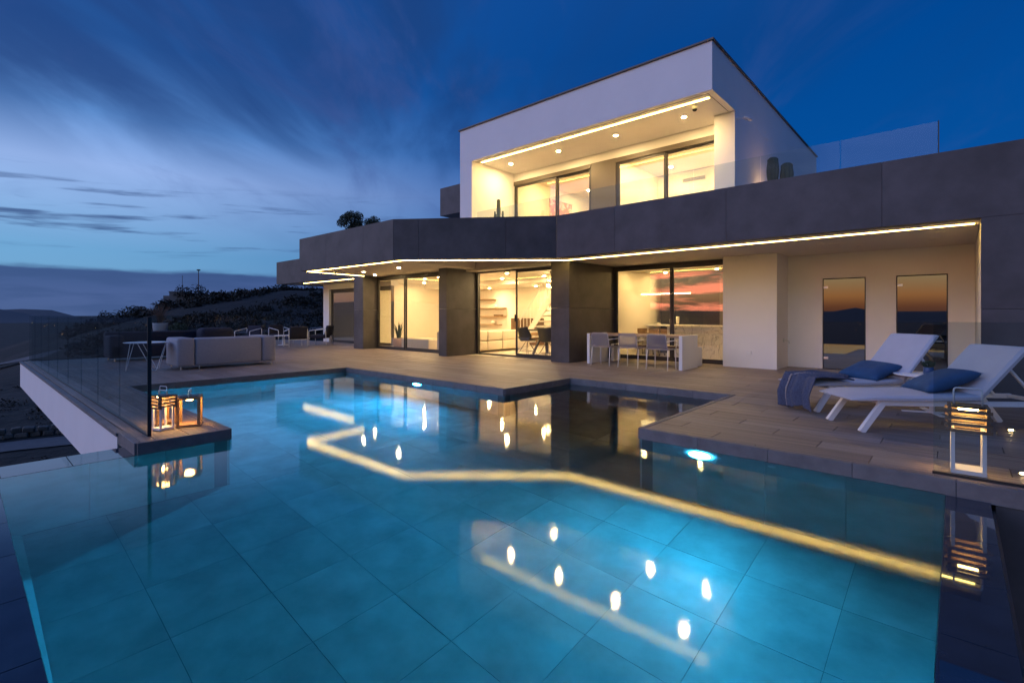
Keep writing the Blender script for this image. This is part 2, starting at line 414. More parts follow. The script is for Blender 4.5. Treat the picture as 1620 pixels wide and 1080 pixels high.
# road below the house and the dry stone wall along it
def strip(b, pts, wd, dz=.0):
    L_ = []; n = len(pts)
    for i, p in enumerate(pts):
        q0, q1 = Vector(pts[max(i - 1, 0)]), Vector(pts[min(i + 1, n - 1)]); tg = (q1 - q0).normalized(); nn = Vector((-tg.y, tg.x)) * wd / 2
        c = Vector(p); L_.append(((c + nn), (c - nn)))
    vs = [(b.bm.verts.new((a.x, a.y, ground_h(a.x, a.y) + dz)), b.bm.verts.new((c.x, c.y, ground_h(c.x, c.y) + dz))) for a, c in L_]
    for p, q in zip(vs, vs[1:]): b.bm.faces.new((p[0], p[1], q[1], q[0]))
    return b
road_pts = [(-31, -30), (-33.2, -12), (-33.6, -4), (-33.0, 2), (-31.2, 8), (-28, 16)]
struct(strip(B(), road_pts, 2.3, .05).build('road', 'asphalt'))
struct(strip(B(), [(-150, -20), (-120, -2), (-98, 8), (-84, 20), (-74, 34), (-66, 52)], 3.2, .30).build('road', 'asphalt'))
sm = [B().box(-.24, .24, -.19, .19, -.13, .13, bev=.05, seg=1).mesh('stone', 'stone') for _ in range(1)][0]
def stone_wall(label, pts, rows, wd=.48, z0=0.):
    t = thing('stone_wall', label, 'wall', (*pts[0], ground_h(*pts[0])))
    bs = Vector((*pts[0], ground_h(*pts[0]))); cnt = 0; rest = B()
    core = B()
    for p, q in zip(pts, pts[1:]):
        p, q = Vector(p), Vector(q); l = (q - p).length; n = int(l / wd); an = math.atan2(q.y - p.y, q.x - p.x)
        for k in range(n):
            for r_ in range(rows):
                c = p + (q - p) * ((k + .5 + .5 * (r_ % 2)) / n)
                o = ob('stone', sm, t, Vector((c.x + random.uniform(-.04, .04), c.y + random.uniform(-.04, .04), ground_h(c.x, c.y) + .12 + r_ * .25)) - bs)
                o.rotation_euler = (random.uniform(-.1, .1), random.uniform(-.1, .1), an + random.uniform(-.12, .12)); o.scale = (random.uniform(.8, 1.05), random.uniform(.8, 1.2), random.uniform(.85, 1.1))
    return t
stone_wall('low dry stone wall running along the road below the terrace', [(-35.6, -3), (-35.3, 2), (-33.6, 8)], 2)

# ================================================================== POOL
ZW = -.11; ZF = -1.64
# terrace and pool outline
pool_polys = [(-5.70, -.06, .22, 4.83), (-10.34, -5.70, 1.92, 5.91), (-5.70, -5.45, 4.83, 5.91), (-5.45, -2.50, 4.83, 7.75)]
JX, JY = -.58, .90
pf = B()
for x0, x1, y0, y1 in pool_polys: pf.box(x0 - .02, x1 + .02, y0 - .02, y1 + .02, ZF - .14, ZF - .006)
pool_floor = struct(pf.build('pool_floor', 'pool_joint'))
TS = .622
tile_me = {}
def tile_mesh(wx, wy, th, name, mat, bev=.0):
    k = (round(wx, 3), round(wy, 3), round(th, 3), name)
    if k not in tile_me: tile_me[k] = B().box(-wx / 2, wx / 2, -wy / 2, wy / 2, -th, 0, bev=bev, seg=1).mesh(name, mat)
    return tile_me[k]
for x0, x1, y0, y1 in pool_polys:
    i0 = math.floor((x0 - JX) / TS); i1 = math.ceil((x1 - JX) / TS); j0 = math.floor((y0 - JY) / TS); j1 = math.ceil((y1 - JY) / TS)
    for i in range(i0, i1):
        for j in range(j0, j1):
            a, b = max(x0, JX + i * TS), min(x1, JX + (i + 1) * TS); c, e = max(y0, JY + j * TS), min(y1, JY + (j + 1) * TS)
            if b - a > .02 and e - c > .02:
                o = ob('tile', tile_mesh(b - a - .0035, e - c - .0035, .012, 'tile', 'pool_tile'), pool_floor, ((a + b) / 2, (c + e) / 2, ZF + random.uniform(-.001, .001)))
# pool walls, faced with tall tiles
wall_runs = [  # (p0, p1) with water on the left of the direction
    ((-5.70, .22), (-.06, .22), -.128), ((-.06, .22), (-.06, 4.83), -.128), ((-.06, 4.83), (-2.50, 4.83), -.112), ((-2.50, 4.83), (-2.50, 7.75), -.112), ((-2.50, 7.75), (-5.45, 7.75), -.112),
    ((-5.45, 7.75), (-5.45, 5.91), -.112), ((-5.45, 5.91), (-10.34, 5.91), -.112), ((-10.34, 5.91), (-10.34, 1.92), -.112), ((-10.34, 1.92), (-5.70, 1.92), -.112), ((-5.70, 1.92), (-5.70, .22), -.128)]
pw = B()
for p0, p1, zt in wall_runs:
    dx, dy = p1[0] - p0[0], p1[1] - p0[1]; l = math.hypot(dx, dy); nx, ny = dy / l, -dx / l
    a = (p0[0] + nx * .025, p0[1] + ny * .025); b = (p1[0] + nx * .025, p1[1] + ny * .025)
    pw.prism([a, b, (b[0] + nx * .12, b[1] + ny * .12), (a[0] + nx * .12, a[1] + ny * .12)], ZF - .1, min(zt, -.128) - .004)
pool_wall = struct(pw.build('pool_wall', 'pool_joint'))
for p0, p1, zt in wall_runs:
    dx, dy = p1[0] - p0[0], p1[1] - p0[1]; l = math.hypot(dx, dy); nx, ny = dy / l, -dx / l; ux, uy = dx / l, dy / l
    n = max(1, round(l / TS)); ws = l / n; zt2 = min(zt, -.128)
    for k in range(n):
        c = Vector((p0[0] + ux * ws * (k + .5) + nx * .0115, p0[1] + uy * ws * (k + .5) + ny * .0115, ZF + .004))
        key = ('wt', round(ws, 3), round(zt2, 3))
        if key not in tile_me: tile_me[key] = B().box(-ws / 2 + .002, ws / 2 - .002, -.011, .011, 0, zt2 - ZF - .006).mesh('tile', 'pool_tile')
        ob('tile', tile_me[key], pool_wall, c, math.atan2(uy, ux))
cv = B()
cv.bm.faces.new(cv.verts([(-5.69, .222, ZF + .17), (-.07, .222, ZF + .17), (-.07, .36, ZF + .004), (-5.69, .36, ZF + .004)])); cv.build('cove', 'pool_tile', pool_wall)
# overflow edges: wide stone crowns just under the water
wt = B()
wt.box(-6.13, -5.73, -.21, 1.125, -1.9, -.126); wt.box(-5.73, .18, -.21, .19, -1.9, -.126); wt.box(-.03, .18, .19, 4.80, -1.9, -.126)
pool_rim = struct(wt.build('pool_rim', 'porcelain_dark'))
for k in range(8):
    yy = .225 + k * .62; y1 = min(yy + .614, 4.79)
    if y1 > yy: ob('slab', B().box(-.055, .178, yy, y1, -.1255, ZW + .0012).mesh('slab', 'wet_stone'), pool_rim)
for k in range(10):
    xx = -5.70 + k * .62; x1 = min(xx + .614, .178); ob('slab', B().box(xx, x1, -.205, .218, -.1255, ZW + .0012).mesh('slab', 'wet_stone'), pool_rim)
for k in range(3):
    yy = -.2 + k * .44; ob('slab', B().box(-6.128, -5.703, yy, min(yy + .434, 1.12), -.1255, ZW + .0012).mesh('slab', 'wet_stone'), pool_rim)
# outer skin of the overflow walls
struct(B().box(.18, .20, -.25, 4.79, -5.2, -.16).build('pool_outer_wall', 'porcelain_dark'))
struct(B().box(-6.15, -6.13, -.25, 1.09, -5.2, -.16).build('pool_outer_wall', 'porcelain_dark'))
# water body (top sheet only is seen)
wb = B()
xs = [-10.34, -5.70, -5.45, -2.50, -.06]; ys = [.22, 1.92, 4.83, 5.91, 7.75]
def inwater(cx, cy_):
    return any(a < cx < b and c < cy_ < e for a, b, c, e in pool_polys)
vv = {}
for i in range(len(xs) - 1):
    for j in range(len(ys) - 1):
        if inwater((xs[i] + xs[i + 1]) / 2, (ys[j] + ys[j + 1]) / 2):
            q = []
            for X_, Y_ in ((i, j), (i + 1, j), (i + 1, j + 1), (i, j + 1)):
                if (X_, Y_) not in vv: vv[(X_, Y_)] = wb.bm.verts.new((xs[X_], ys[Y_], ZW))
                q.append(vv[(X_, Y_)])
            wb.bm.faces.new(q)
wo_ = struct(wb.build('water', 'water'))
if wo_.data.polygons[0].normal.z < 0: wo_.data.flip_normals()

# underwater lamps
def pool_lamp(label, loc, nx, ny, r=.115, r_em=.105):
    t = thing('pool_light', label, 'light', loc, math.atan2(ny, nx) - math.pi / 2 * 1, 'underwater lights in the pool walls')
    # local +Y points into the water
    def ring(b, r0, r1, y0, y1):
        n = 24
        A = [b.verts([(r_ * math.cos(2 * math.pi * k / n), y_, r_ * math.sin(2 * math.pi * k / n)) for k in range(n)]) for r_, y_ in ((r0, y0), (r0, y1), (r1, y1))]
        for P, Q in zip(A, A[1:]):
            for k in range(n): b.bm.faces.new((P[k], P[(k + 1) % n], Q[(k + 1) % n], Q[k]))
    b = B(); ring(b, r, r_em, 0.0, .02); b.build('bezel', 'white_metal', t)
    b = B(); n = 24
    vs = b.verts([(r_em * math.cos(2 * math.pi * k / n), .012, r_em * math.sin(2 * math.pi * k / n)) for k in range(n)]); b.bm.faces.new(vs[::-1])
    me = bpy.data.meshes.new('lens'); bmesh.ops.recalc_face_normals(b.bm, faces=b.bm.faces); b.bm.to_mesh(me); b.bm.free(); me.materials.append(MATS['pool_lamp'])
    ob('lens', me, t)
    return t
pool_lamp('glowing round light under the coping of the far pool edge', (-7.72, 5.905, -.31), 0, -1).children[1].data.materials[0] = MATS['pool_lamp_far']
pool_lamp('bright white round light in the near pool wall below the loungers', (-1.86, 4.825, -.31), 0, -1)
b = B().lathe([(.035, 0), (.035, .01), (.02, .014)], 16)
o = b.build('pool_inlet', 'white_metal'); o.rotation_euler = (R(90), 0, 0); o.location = (-1.22, 4.828, -.24); tag(o, 'small round water inlet in the pool wall right of the bright light', 'inlet')

# ================================================================== DECK
deck_regions = [(-17.9, -5.735, 1.16, 1.885), (-17.9, -10.38, 1.885, 5.95), (-2.46, 3.4, 4.87, 5.95), (-17.9, -5.49, 5.95, 7.79), (-2.46, 3.4, 5.95, 7.79), (-17.9, 3.4, 7.79, 9.6), (-24.3, -17.9, 4.9, 11.0), (-17.9, -7.2, 9.6, 10.5), (-7.2, .26, 9.6, 12.8)]
dk = B()
for x0, x1, y0, y1 in deck_regions: dk.box(x0, x1, y0, y1, -.13, -.028)
deck = struct(dk.build('deck', 'plank_bed'))
PW, PL = .28, 1.26
planks = []
fwv = Vector((-math.sin(YAW), math.cos(YAW))); rtv = Vector((math.cos(YAW), math.sin(YAW)))
for x0, x1, y0, y1 in deck_regions:
    j0 = math.floor((y0 - 4.92) / PW); j1 = math.ceil((y1 - 4.92) / PW)
    for j in range(j0, j1):
        c, e = max(y0, 4.92 + j * PW), min(y1, 4.92 + (j + 1) * PW)
        if e - c < .02: continue
        off = {1: -.95, 2: -.12, 0: -.53}[j % 3] - PL * 40
        k = math.floor((x0 - off) / PL)
        while off + k * PL < x1:
            a, b = max(x0, off + k * PL), min(x1, off + (k + 1) * PL); k += 1
            if b - a < .02: continue
            cx, cy_ = (a + b) / 2, (c + e) / 2
            dep = cx * fwv.x + cy_ * fwv.y; lat = cx * rtv.x + cy_ * rtv.y
            vis = dep > 1 and abs(lat / dep) < 1.1
            planks.append(((b - a) * (e - c) / dep ** 3 if vis else 0, a, b, c, e))
planks.sort(key=lambda p: -p[0])
rest = B()
for i, (sz, a, b, c, e) in enumerate(planks):
    if i < 300:
        ob('plank', tile_mesh(b - a - .006, e - c - .006, .026, 'plank', 'plank', .002), deck, ((a + b) / 2, (c + e) / 2, random.uniform(-.0012, .0012)))
    else: rest.box(a + .003, b - .003, c + .003, e - .003, -.026, random.uniform(-.0012, .0012))
o = rest.build('plank', 'plank', deck); o['kind'] = 'stuff'
# coping stones round the pool
coping = bpy.data.objects.new('coping', B().box(-5.40, -5.38, 7.80, 7.81, -.12, -.06).mesh('coping', 'coping')); COL.objects.link(coping); struct(coping)
cop_runs = [((.0, 4.83), (-2.50, 4.83)), ((-2.50, 4.83), (-2.50, 7.75)), ((-2.50, 7.75), (-5.45, 7.75)), ((-5.45, 7.75), (-5.45, 5.91)), ((-5.45, 5.91), (-10.34, 5.91)), ((-10.34, 5.91), (-10.34, 1.92)), ((-10.34, 1.92), (-5.70, 1.92)), ((-5.70, 1.92), (-5.70, 1.125)), ((-5.70, 1.125), (-6.40, 1.125)), ((3.4, 4.83), (.0, 4.83))]
for p0, p1 in cop_runs:
    dx, dy = p1[0] - p0[0], p1[1] - p0[1]; l = math.hypot(dx, dy); ux, uy = dx / l, dy / l; nx, ny = uy, -ux
    n = max(1, round(l / .62)); ws = l / n
    for k in range(n):
        c = (p0[0] + ux * ws * (k + .5) + nx * .010, p0[1] + uy * ws * (k + .5) + ny * .010, .0)
        key = ('cop', round(ws, 3))
        if key not in tile_me: tile_me[key] = B().box(-ws / 2 + .001, ws / 2 - .001, -.024, .030, -.125, .002, bev=.003, seg=1).mesh('coping_stone', 'coping')
        o = ob('coping_stone', tile_me[key], coping, c, math.atan2(uy, ux))
# wall of the near terrace below the coping, right of the pool
struct(B().box(.205, 3.4, 4.82, 4.86, -5.2, -.128).build('terrace_wall', 'porcelain'))
# long white beam that carries the terrace on the left, and what stands under it
beam = struct(B().box(-17.90, -6.42, 1.112, 1.35, -.632, -.045).build('terrace_beam', 'render_inner'))
for k in range(9):
    xa = -17.92 + k * 1.28; ob('panel', tile_mesh(1.276, .012, .595, 'panel', 'render_white'), beam, (xa + .64, 1.106, -.045))
cap = struct(B().box(-17.95, -6.38, 1.085, 1.15, -.042, -.008).build('beam_capping', 'coping'))
struct(B().box(-17.9, -10.6, 1.9, 11.0, -.64, -.132).build('terrace_slab', 'foundation'))
struct(B().box(-24.3, -18.0, 5.0, 13.0, -.64, -.132).build('terrace_slab', 'foundation'))
struct(B().box(-14.5, 3.4, 8.2, 16, -5.2, -.2).build('basement', 'foundation'))
struct(B().box(-10.55, -5.9, 2.2, 8.1, -5.2, -1.72).build('basement', 'foundation'))
struct(B().box(-5.8, 3.2, 1.4, 8.1, -5.2, -1.95).build('basement', 'foundation'))

# ================================================================== HOUSE
ZS, ZT = 2.54, 3.52          # soffit and parapet top
house = thing('house', 'two-storey modern villa, white upper box over grey fascia, lit glass doors', 'house')
# soffit of the ground floor canopy with its triangular recess
def poly_sheet(b, outer, holes, z):
    loops = [[Vector((p[0], p[1], 0)) for p in l] for l in [outer] + holes]
    flat = [p for l in loops for p in l]; vs = b.verts([(p.x, p.y, z) for p in flat])
    for tri in tessellate_polygon(loops): b.bm.faces.new([vs[i] for i in tri])
TRI = [(-10.22, 7.62), (-7.72, 10.09), (-10.50, 10.14)]
outer = [(-15.08, 7.08), (-10.21, 7.12), (-6.99, 9.42), (.30, 9.42), (.30, 12.9), (-7.16, 12.9), (-7.16, 10.62), (-15.08, 10.62)]
b = B(); poly_sheet(b, outer, [TRI], ZS)
n = 3; a = b.verts([(p[0], p[1], ZS) for p in TRI]); c = b.verts([(p[0], p[1], ZS + .32) for p in TRI])
for i in range(3): b.bm.faces.new((a[i], a[(i + 1) % 3], c[(i + 1) % 3], c[i]))
b.bm.faces.new(c)
b.build('soffit', 'soffit', house)
b = B(); poly_sheet(b, [(-22.55, 9.55), (-15.0, 9.55), (-15.0, 11.1), (-22.55, 11.1)], [], ZS - .002); b.build('soffit', 'soffit', house)
b = B(); b.prism([(-14.9, 7.3), (-10.3, 7.35), (-7.1, 9.65), (3.2, 9.65), (3.2, 19.4), (-14.9, 19.4)], 2.90, 2.95); b.build('terrace_floor', 'terrace_tile', house)
b = B(); b.box(-22.4, -14.95, 9.8, 19.4, 2.90, 2.95); b.build('terrace_floor', 'terrace_tile', house)
# fascia panels
def fascia(p0, p1, cuts, z0=ZS - .004, z1=ZT, th=.22, ext=(0, 0)):
    p0, p1 = Vector(p0), Vector(p1); l = (p1 - p0).length; u = (p1 - p0) / l
    ds = [0] + sorted(cuts) + [l]
    for i, (a, c) in enumerate(zip(ds, ds[1:])):
        A = p0 + u * (a + (.0025 if i else 0)); C = p0 + u * (c - (.0025 if i < len(ds) - 2 else 0))
        bb = B(); bb.wallseg((A.x, A.y), (C.x, C.y), th, z0, z1); o = bb.build('fascia_panel', 'porcelain', house)
fascia((-6.995, 9.40), (3.2, 9.40), [1.54, 3.85, 6.15, 8.46])
fascia((-10.22, 7.10), (-7.0, 9.40), [.63, 2.75])
fascia((-15.10, 7.06), (-10.225, 7.095), [1.62, 3.55])
fascia((-22.60, 9.53), (-15.12, 9.53), [2.3, 4.6])
b = B(); b.box(-15.10, -14.90, 7.29, 9.50, ZS - .004, ZT); b.build('fascia_panel', 'porcelain', house)
b = B(); b.box(-22.60, -22.40, 9.76, 19.0, ZS - .004, ZT); b.build('fascia_panel', 'porcelain', house)
# right hand block, clad like the fascia
for x0, x1 in ((.257, 1.465), (1.47, 3.2)):
    for z0, z1 in ((0.0, 1.27), (1.275, 2.532)):
        B().box(x0, x1, 9.402, 9.6, z0, z1).build('wall_panel', 'porcelain', house)
B().box(.262, 3.2, 9.605, 13.2, 0, 2.53).build('wall', 'render_inner', house)
# columns with panels
def column(x0, x1, y0, y1, split=1.36):
    for z0, z1 in ((0, split), (split + .005, ZS - .003)): B().box(x0, x1, y0, y1, z0, z1).build('column', 'porcelain', house)
column(-16.0, -15.4, 9.45, 10.1); column(-11.22, -10.88, 9.36, 10.6); column(-7.72, -7.155, 10.13, 12.36)
# white block, recess wall, west wing wall
B().box(-4.05, -2.91, 11.9, 12.92, 0, ZS - .002).build('wall', 'render_white', house)
b = B(); WY = 12.85
for x0, x1, z0, z1 in ((-2.91, -2.22, 0, ZS), (-1.43, -.92, 0, ZS), (-.12, .262, 0, ZS), (-2.22, -1.43, 2.0, ZS), (-.92, -.12, 2.0, ZS)):
    b.box(x0, x1, WY, WY + .25, z0, z1 - .003)
b.build('wall', 'render_white', house)
b = B()
for x0, x1, z0, z1 in ((-21.1, -20.6, 0, ZS), (-20.6, -15.9, 2.3, ZS)): b.box(x0, x1, 10.95, 11.25, z0, z1 - .004)
b.box(-21.1, -20.8, 11.25, 16, 0, ZS - .004)
b.build('wall', 'render_white', house)
# sauna: dark room behind two smoked glass doors
b = B(); b.box(-2.9, .25, 15.2, 15.3, 0, 2.5); b.box(-2.9, .25, 13.1, 15.2, -.02, 0.); b.box(-2.9, .25, 13.1, 15.2, 2.45, 2.5); b.box(-2.95, -2.9, 13.1, 15.3, 0, 2.5); b.box(.25, .26, 13.1, 15.2, 0, 2.5)
b.build('sauna_wall', 'wood_dark', house)
b = B(); b.box(-2.85, -.7, 14.3, 15.15, .42, .5); b.box(-2.85, -.7, 14.3, 14.34, .12, .42); b.build('sauna_bench', 'sauna_bench', house)
for x0, x1 in ((-2.215, -1.435), (-.915, -.125)):
    g = B().box(x0 + .014, x1 - .014, WY + .012, WY + .024, .01, 1.975).build('glass_door', 'smoked', house)
    b = B(); b.box(x0, x0 + .013, WY - .002, WY + .10, 0, 1.996); b.box(x1 - .013, x1, WY - .002, WY + .10, 0, 1.996); b.box(x0 + .0135, x1 - .0135, WY - .002, WY + .10, 1.98, 1.996); b.build('jamb', 'black', g)
    for z_ in (.22, 1.78): B().box(x0 + .018, x0 + .1, WY + .002, WY + .035, z_, z_ + .045).build('hinge', 'steel', g)
# ---- sliding glazing
def slider(name, x0, x1, y, z0, z1, cuts, skip=(), handles=(), fw_=.06, dp=.10, top=.09, roller=0.):
    fr = B()
    fr.box(x0, x1, y, y + dp, z1 - top, z1); fr.box(x0, x1, y, y + dp, z0, z0 + .045); fr.box(x0, x0 + fw_, y + .002, y + dp - .002, z0 + .046, z1 - top - .001); fr.box(x1 - fw_, x1, y + .002, y + dp - .002, z0 + .046, z1 - top - .001)
    root = fr.build(name, 'frame', house)
    ed = [x0 + fw_] + list(cuts) + [x1 - fw_]
    for i, (a, c) in enumerate(zip(ed, ed[1:])):
        if i in skip: continue
        yy = y + (.02 if i % 2 == 0 else .06)
        s = B(); e = .045
        if i > 0 or True:
            s.box(a, a + e, yy - .015, yy + .02, z0 + .047, z1 - top - .002); s.box(c - e, c, yy - .015, yy + .02, z0 + .047, z1 - top - .002)
            s.box(a + e, c - e, yy - .015, yy + .02, z0 + .047, z0 + .10); s.box(a + e, c - e, yy - .015, yy + .02, z1 - top - .04, z1 - top - .002)
        s.build('sash', 'frame', root)
        B().box(a + e, c - e, yy - .004, yy + .008, z0 + .10, z1 - top - .04).build('pane', 'pane', root)
    for hx in handles: B().box(hx, hx + .03, y - .035, y + .0, z0 + 1.0, z0 + 1.2).build('handle', 'black', root)
    return root
slider('sliding_door', -15.4, -11.0, 10.0, 0, ZS - .01, [-13.76], handles=[-15.33])
slider('sliding_door', -10.88, -7.73, 10.55, 0, ZS - .01, [-9.33], skip=(0,), handles=[-9.31])
slider('sliding_door', -7.15, -4.052, 12.30, 0, ZS - .01, [-5.48], handles=[-7.08])
slider('sliding_door', -20.6, -16.0, 11.05, 0, 2.3, [-18.6], top=.12)
slider('sliding_door', -10.28, -7.46, 11.62, 2.96, 5.32, [-8.65], top=.14)
slider('sliding_door', -6.70, -3.98, 11.62, 2.96, 5.32, [-5.33], top=.14)
# ---- interior shells
def room(x0, x1, y0, y1, z0, z1, floor='cream_floor', name='room', left=True, right=True, mat='render_inner'):
    B().box(x0, x1, y0, y1, z0 - .03, z0 + .0005).build('floor', floor, house)
    b = B(); b.box(x0, x1, y1, y1 + .1, z0, z1)
    if left: b.box(x0 - .1, x0, y0, y1 + .1, z0, z1)
    if right: b.box(x1, x1 + .1, y0, y1 + .1, z0, z1)
    b.build('inner_wall', mat, house)
    B().box(x0, x1, y0, y1, z1, z1 + .05).build('inner_ceiling', 'soffit', house)
room(-17.0, -7.73, 10.12, 15.6, 0, 2.48, right=False)
B().box(-7.73, -7.18, 12.37, 15.6, 0, 2.5).build('inner_wall', 'render_inner', house)
room(-7.17, -4.06, 12.42, 15.3, 0, 2.48, left=False)
room(-20.78, -17.1, 11.3, 15.6, 0, 2.48, left=False, right=False)
room(-10.28, -7.1, 11.74, 16.5, 2.955, 5.50)
room(-6.95, -3.98, 11.74, 14.6, 2.955, 5.50, right=False)
B().box(-7.46, -6.70, 11.60, 11.74, 2.955, 5.33).build('wall_panel', 'bronze', house)
B().box(-10.29, -3.98, 11.61, 11.75, 5.325, 5.57).build('wall', 'render_white', house)
for x0, x1 in ((-10.28, -7.47), (-6.69, -3.98)): B().box(x0, x1, 11.585, 11.615, 5.20, 5.32).build('roller_box', 'bronze', house)
# dropped ceiling edge and bulkhead in the living room
B().box(-17, -7.74, 13.4, 15.58, 2.30, 2.479).build('ceiling_step', 'soffit', house)
# ---- upper white box
YB = 9.80
b = B(); b.box(-10.79, -3.54, YB, 19.45, 5.575, 6.53); b.build('upper_wall', 'render_white', house)
B().box(-10.79, -10.30, YB + .0, 16.6, 2.95, 5.573).build('upper_wall', 'render_white', house)
B().box(-3.975, -3.54, 11.13, 19.45, 2.95, 5.573).build('upper_wall', 'render_white', house)
b = B()
for x0, x1, y0, y1 in ((-10.83, -3.50, YB - .04, YB + .25), (-10.83, -10.5, YB + .25, 19.49), (-3.82, -3.50, YB + .25, 19.49), (-10.5, -3.82, 19.2, 19.49)): b.box(x0, x1, y0, y1, 6.531, 6.565)
b.build('roof_capping', 'bronze', house)
# shadow gap in the upper soffit
b = B(); b.box(-10.2, -3.66, YB + .13, YB + .14, 5.5705, 5.5755); b.box(-3.67, -3.66, YB + .14, 11.1, 5.5705, 5.5755); b.build('shadow_gap', 'black', house)
B().box(-3.50, -2.55, 12.2, 13.5, 2.951, 3.72).build('planter_bed', 'porcelain', house)
# grey volume behind on the left
b = B(); b.box(-15.5, -10.8, 13.0, 18.5, 5.16, 6.26); b.build('upper_canopy', 'porcelain', house)
b = B(); b.box(-14.6, -10.8, 14.6, 18.5, 2.95, 5.155); b.build('upper_wall', 'porcelain_dark', house)
# ---- LED strips
def led(pts, mat='led', wd=.05, ht=.011, z=ZS):
    b = B()
    for p, q in zip(pts, pts[1:]): b.bar((*p, z - ht / 2), (*q, z - ht / 2), wd, ht)
    return b.build('led_strip', mat, house)
led([(-15.02, 7.28), (-10.13, 7.36), (-7.13, 10.02), (.20, 9.98)])
led([(-15.05, 7.30), (-15.30, 9.42)])
led([(-20.83, 9.93), (-16.05, 9.90)])
led([(-10.18, 10.09), (-3.72, 10.13)], 'led_upper', z=5.574)
# ---- downlights
def downlight(x, y, z, mat, r=.045):
    n = 16
    ring_ = B().lathe([(r * 1.5, z - .004), (r * 1.5, z - .001), (r * 1.1, z - .001)], n, (x, y)).build('downlight', 'white_metal', house)
    b = B(); vs = b.verts([(x + r * math.cos(2 * math.pi * k / n), y + r * math.sin(2 * math.pi * k / n), z - .006) for k in range(n)]); b.bm.faces.new(vs[::-1])
    b2 = bpy.data.meshes.new('bulb'); b.bm.to_mesh(b2); b.bm.free(); b2.materials.append(MATS[mat]); ob('bulb', b2, ring_)
for x_ in (-9.65, -7.94, -6.21, -4.5): downlight(x_, 10.75, 5.572, 'lamp_upper')
for x_, y_ in ((-13.9, 8.55), (-11.9, 8.45), (-14.6, 9.4)): downlight(x_, y_, ZS, 'lamp_soffit')
for x_, y_ in ((-16.0, 11.0), (-16.0, 12.6), (-14.2, 11.2), (-14.2, 12.8), (-12.2, 11.2), (-12.0, 12.9), (-10.4, 11.4), (-10.2, 13.0), (-8.6, 13.1)): downlight(x_, y_, 2.48, 'lamp_room')
for x_, y_ in ((-14.5, 14.8), (-12.0, 14.8)): downlight(x_, y_, 2.30, 'lamp_room')
for x_, y_ in ((-6.6, 13.0), (-5.0, 13.0), (-6.6, 14.4), (-5.0, 14.2)): downlight(x_, y_, 2.48, 'lamp_kitchen')
for x_, y_ in ((-9.5, 12.6), (-8.0, 12.6), (-9.5, 14.6), (-8.0, 14.6), (-6.2, 12.6), (-4.7, 12.6), (-6.2, 13.9), (-4.7, 13.9)): downlight(x_, y_, 5.50, 'lamp_upper')
# unlit round ceiling speakers and spots over the right terrace
for x_, y_, r_ in ((-5.3, 10.9, .035), (-4.8, 11.0, .10), (-1.9, 10.8, .05), (-1.7, 11.2, .13), (-1.4, 11.7, .05), (-.2, 10.6, .07), (-.3, 11.6, .06)):
    B().lathe([(r_, ZS - .012), (r_, ZS - .001)], 20, (x_, y_)).build('ceiling_speaker', 'soffit', house)
# sockets, tap, switch plates
B().box(-3.53, -3.43, 11.875, 11.9, .30, .38, bev=.006).build('socket', 'white_metal', house)
b = B(); b.tube([(-2.91, 12.45, .62), (-2.85, 12.45, .62), (-2.80, 12.45, .60), (-2.79, 12.45, .55)], .014); b.box(-2.9095, -2.895, 12.41, 12.49, .58, .66); b.build('tap', 'steel', house)
b = B()
for k in range(5): b.box(-16.998, -16.985, 11.28 + k * .09, 11.36 + k * .09, 1.06, 1.14)
b.build('switch_plate', 'ceramic', house)

# ---- balcony glass
def balustrade(label, pts, z0, z1, n=None, panel=1.213, post_end=True, group=None, th=.018, start_post=False):
    t = thing('glass_balustrade', label, 'balustrade', (*pts[0], z0), group=group); o0 = Vector((*pts[0], z0))
    for i, (p, q) in enumerate(zip(pts, pts[1:])):
        p, q = Vector(p), Vector(q); l = (q - p).length; k = n if n and len(pts) == 2 else max(1, round(l / panel)); u = (q - p) / l; ws = l / k
        for j in range(k):
            a = p + u * (ws * j + .006); c = p + u * (ws * (j + 1) - .006)
            bb = B(); bb.wallseg((a.x - o0.x, a.y - o0.y), (c.x - o0.x, c.y - o0.y), th, 0.0, z1 - z0); bb.build('pane', 'rail_glass', t)
        bb = B(); pa, pb = p - u * 0, q
        nn = Vector((-u.y, u.x)) * .006
        bb.wallseg((pa.x - o0.x - nn.x, pa.y - o0.y - nn.y), (pb.x - o0.x - nn.x, pb.y - o0.y - nn.y), .03, -.01, .015); bb.build('base_channel', 'black', t)
    if post_end:
        e = Vector(pts[-1]); bb = B(); bb.box(e.x - o0.x - .002, e.x - o0.x + .012, e.y - o0.y - .006, e.y - o0.y + .026, 0, z1 - z0 + .01); bb.build('end_post', 'black', t)
    return t
balustrade('long glass balustrade along the upper balcony in front of the white box', [(-9.94, 9.66), (-.20, 9.66)], 3.30, 4.05, n=8)
balustrade('tall glass balustrade on the left terrace edge beside the lanterns', [(-17.85, 1.26), (-5.93, 1.26)], .004, 1.165, n=9)
balustrade('glass balustrade closing the far left end of the terrace behind the grey sofa', [(-17.82, 4.90), (-17.82, 1.30)], .004, 1.165, post_end=False)
balustrade('far glass balustrade in front of the dark hillside behind the armchairs', [(-24.2, 4.95), (-24.2, 10.9)], .004, 1.165)
balustrade('glass balustrade at right edge of the photo in front of the near lantern', [(-.135, 4.93), (3.3, 4.93)], .004, 1.145, n=2, post_end=False)

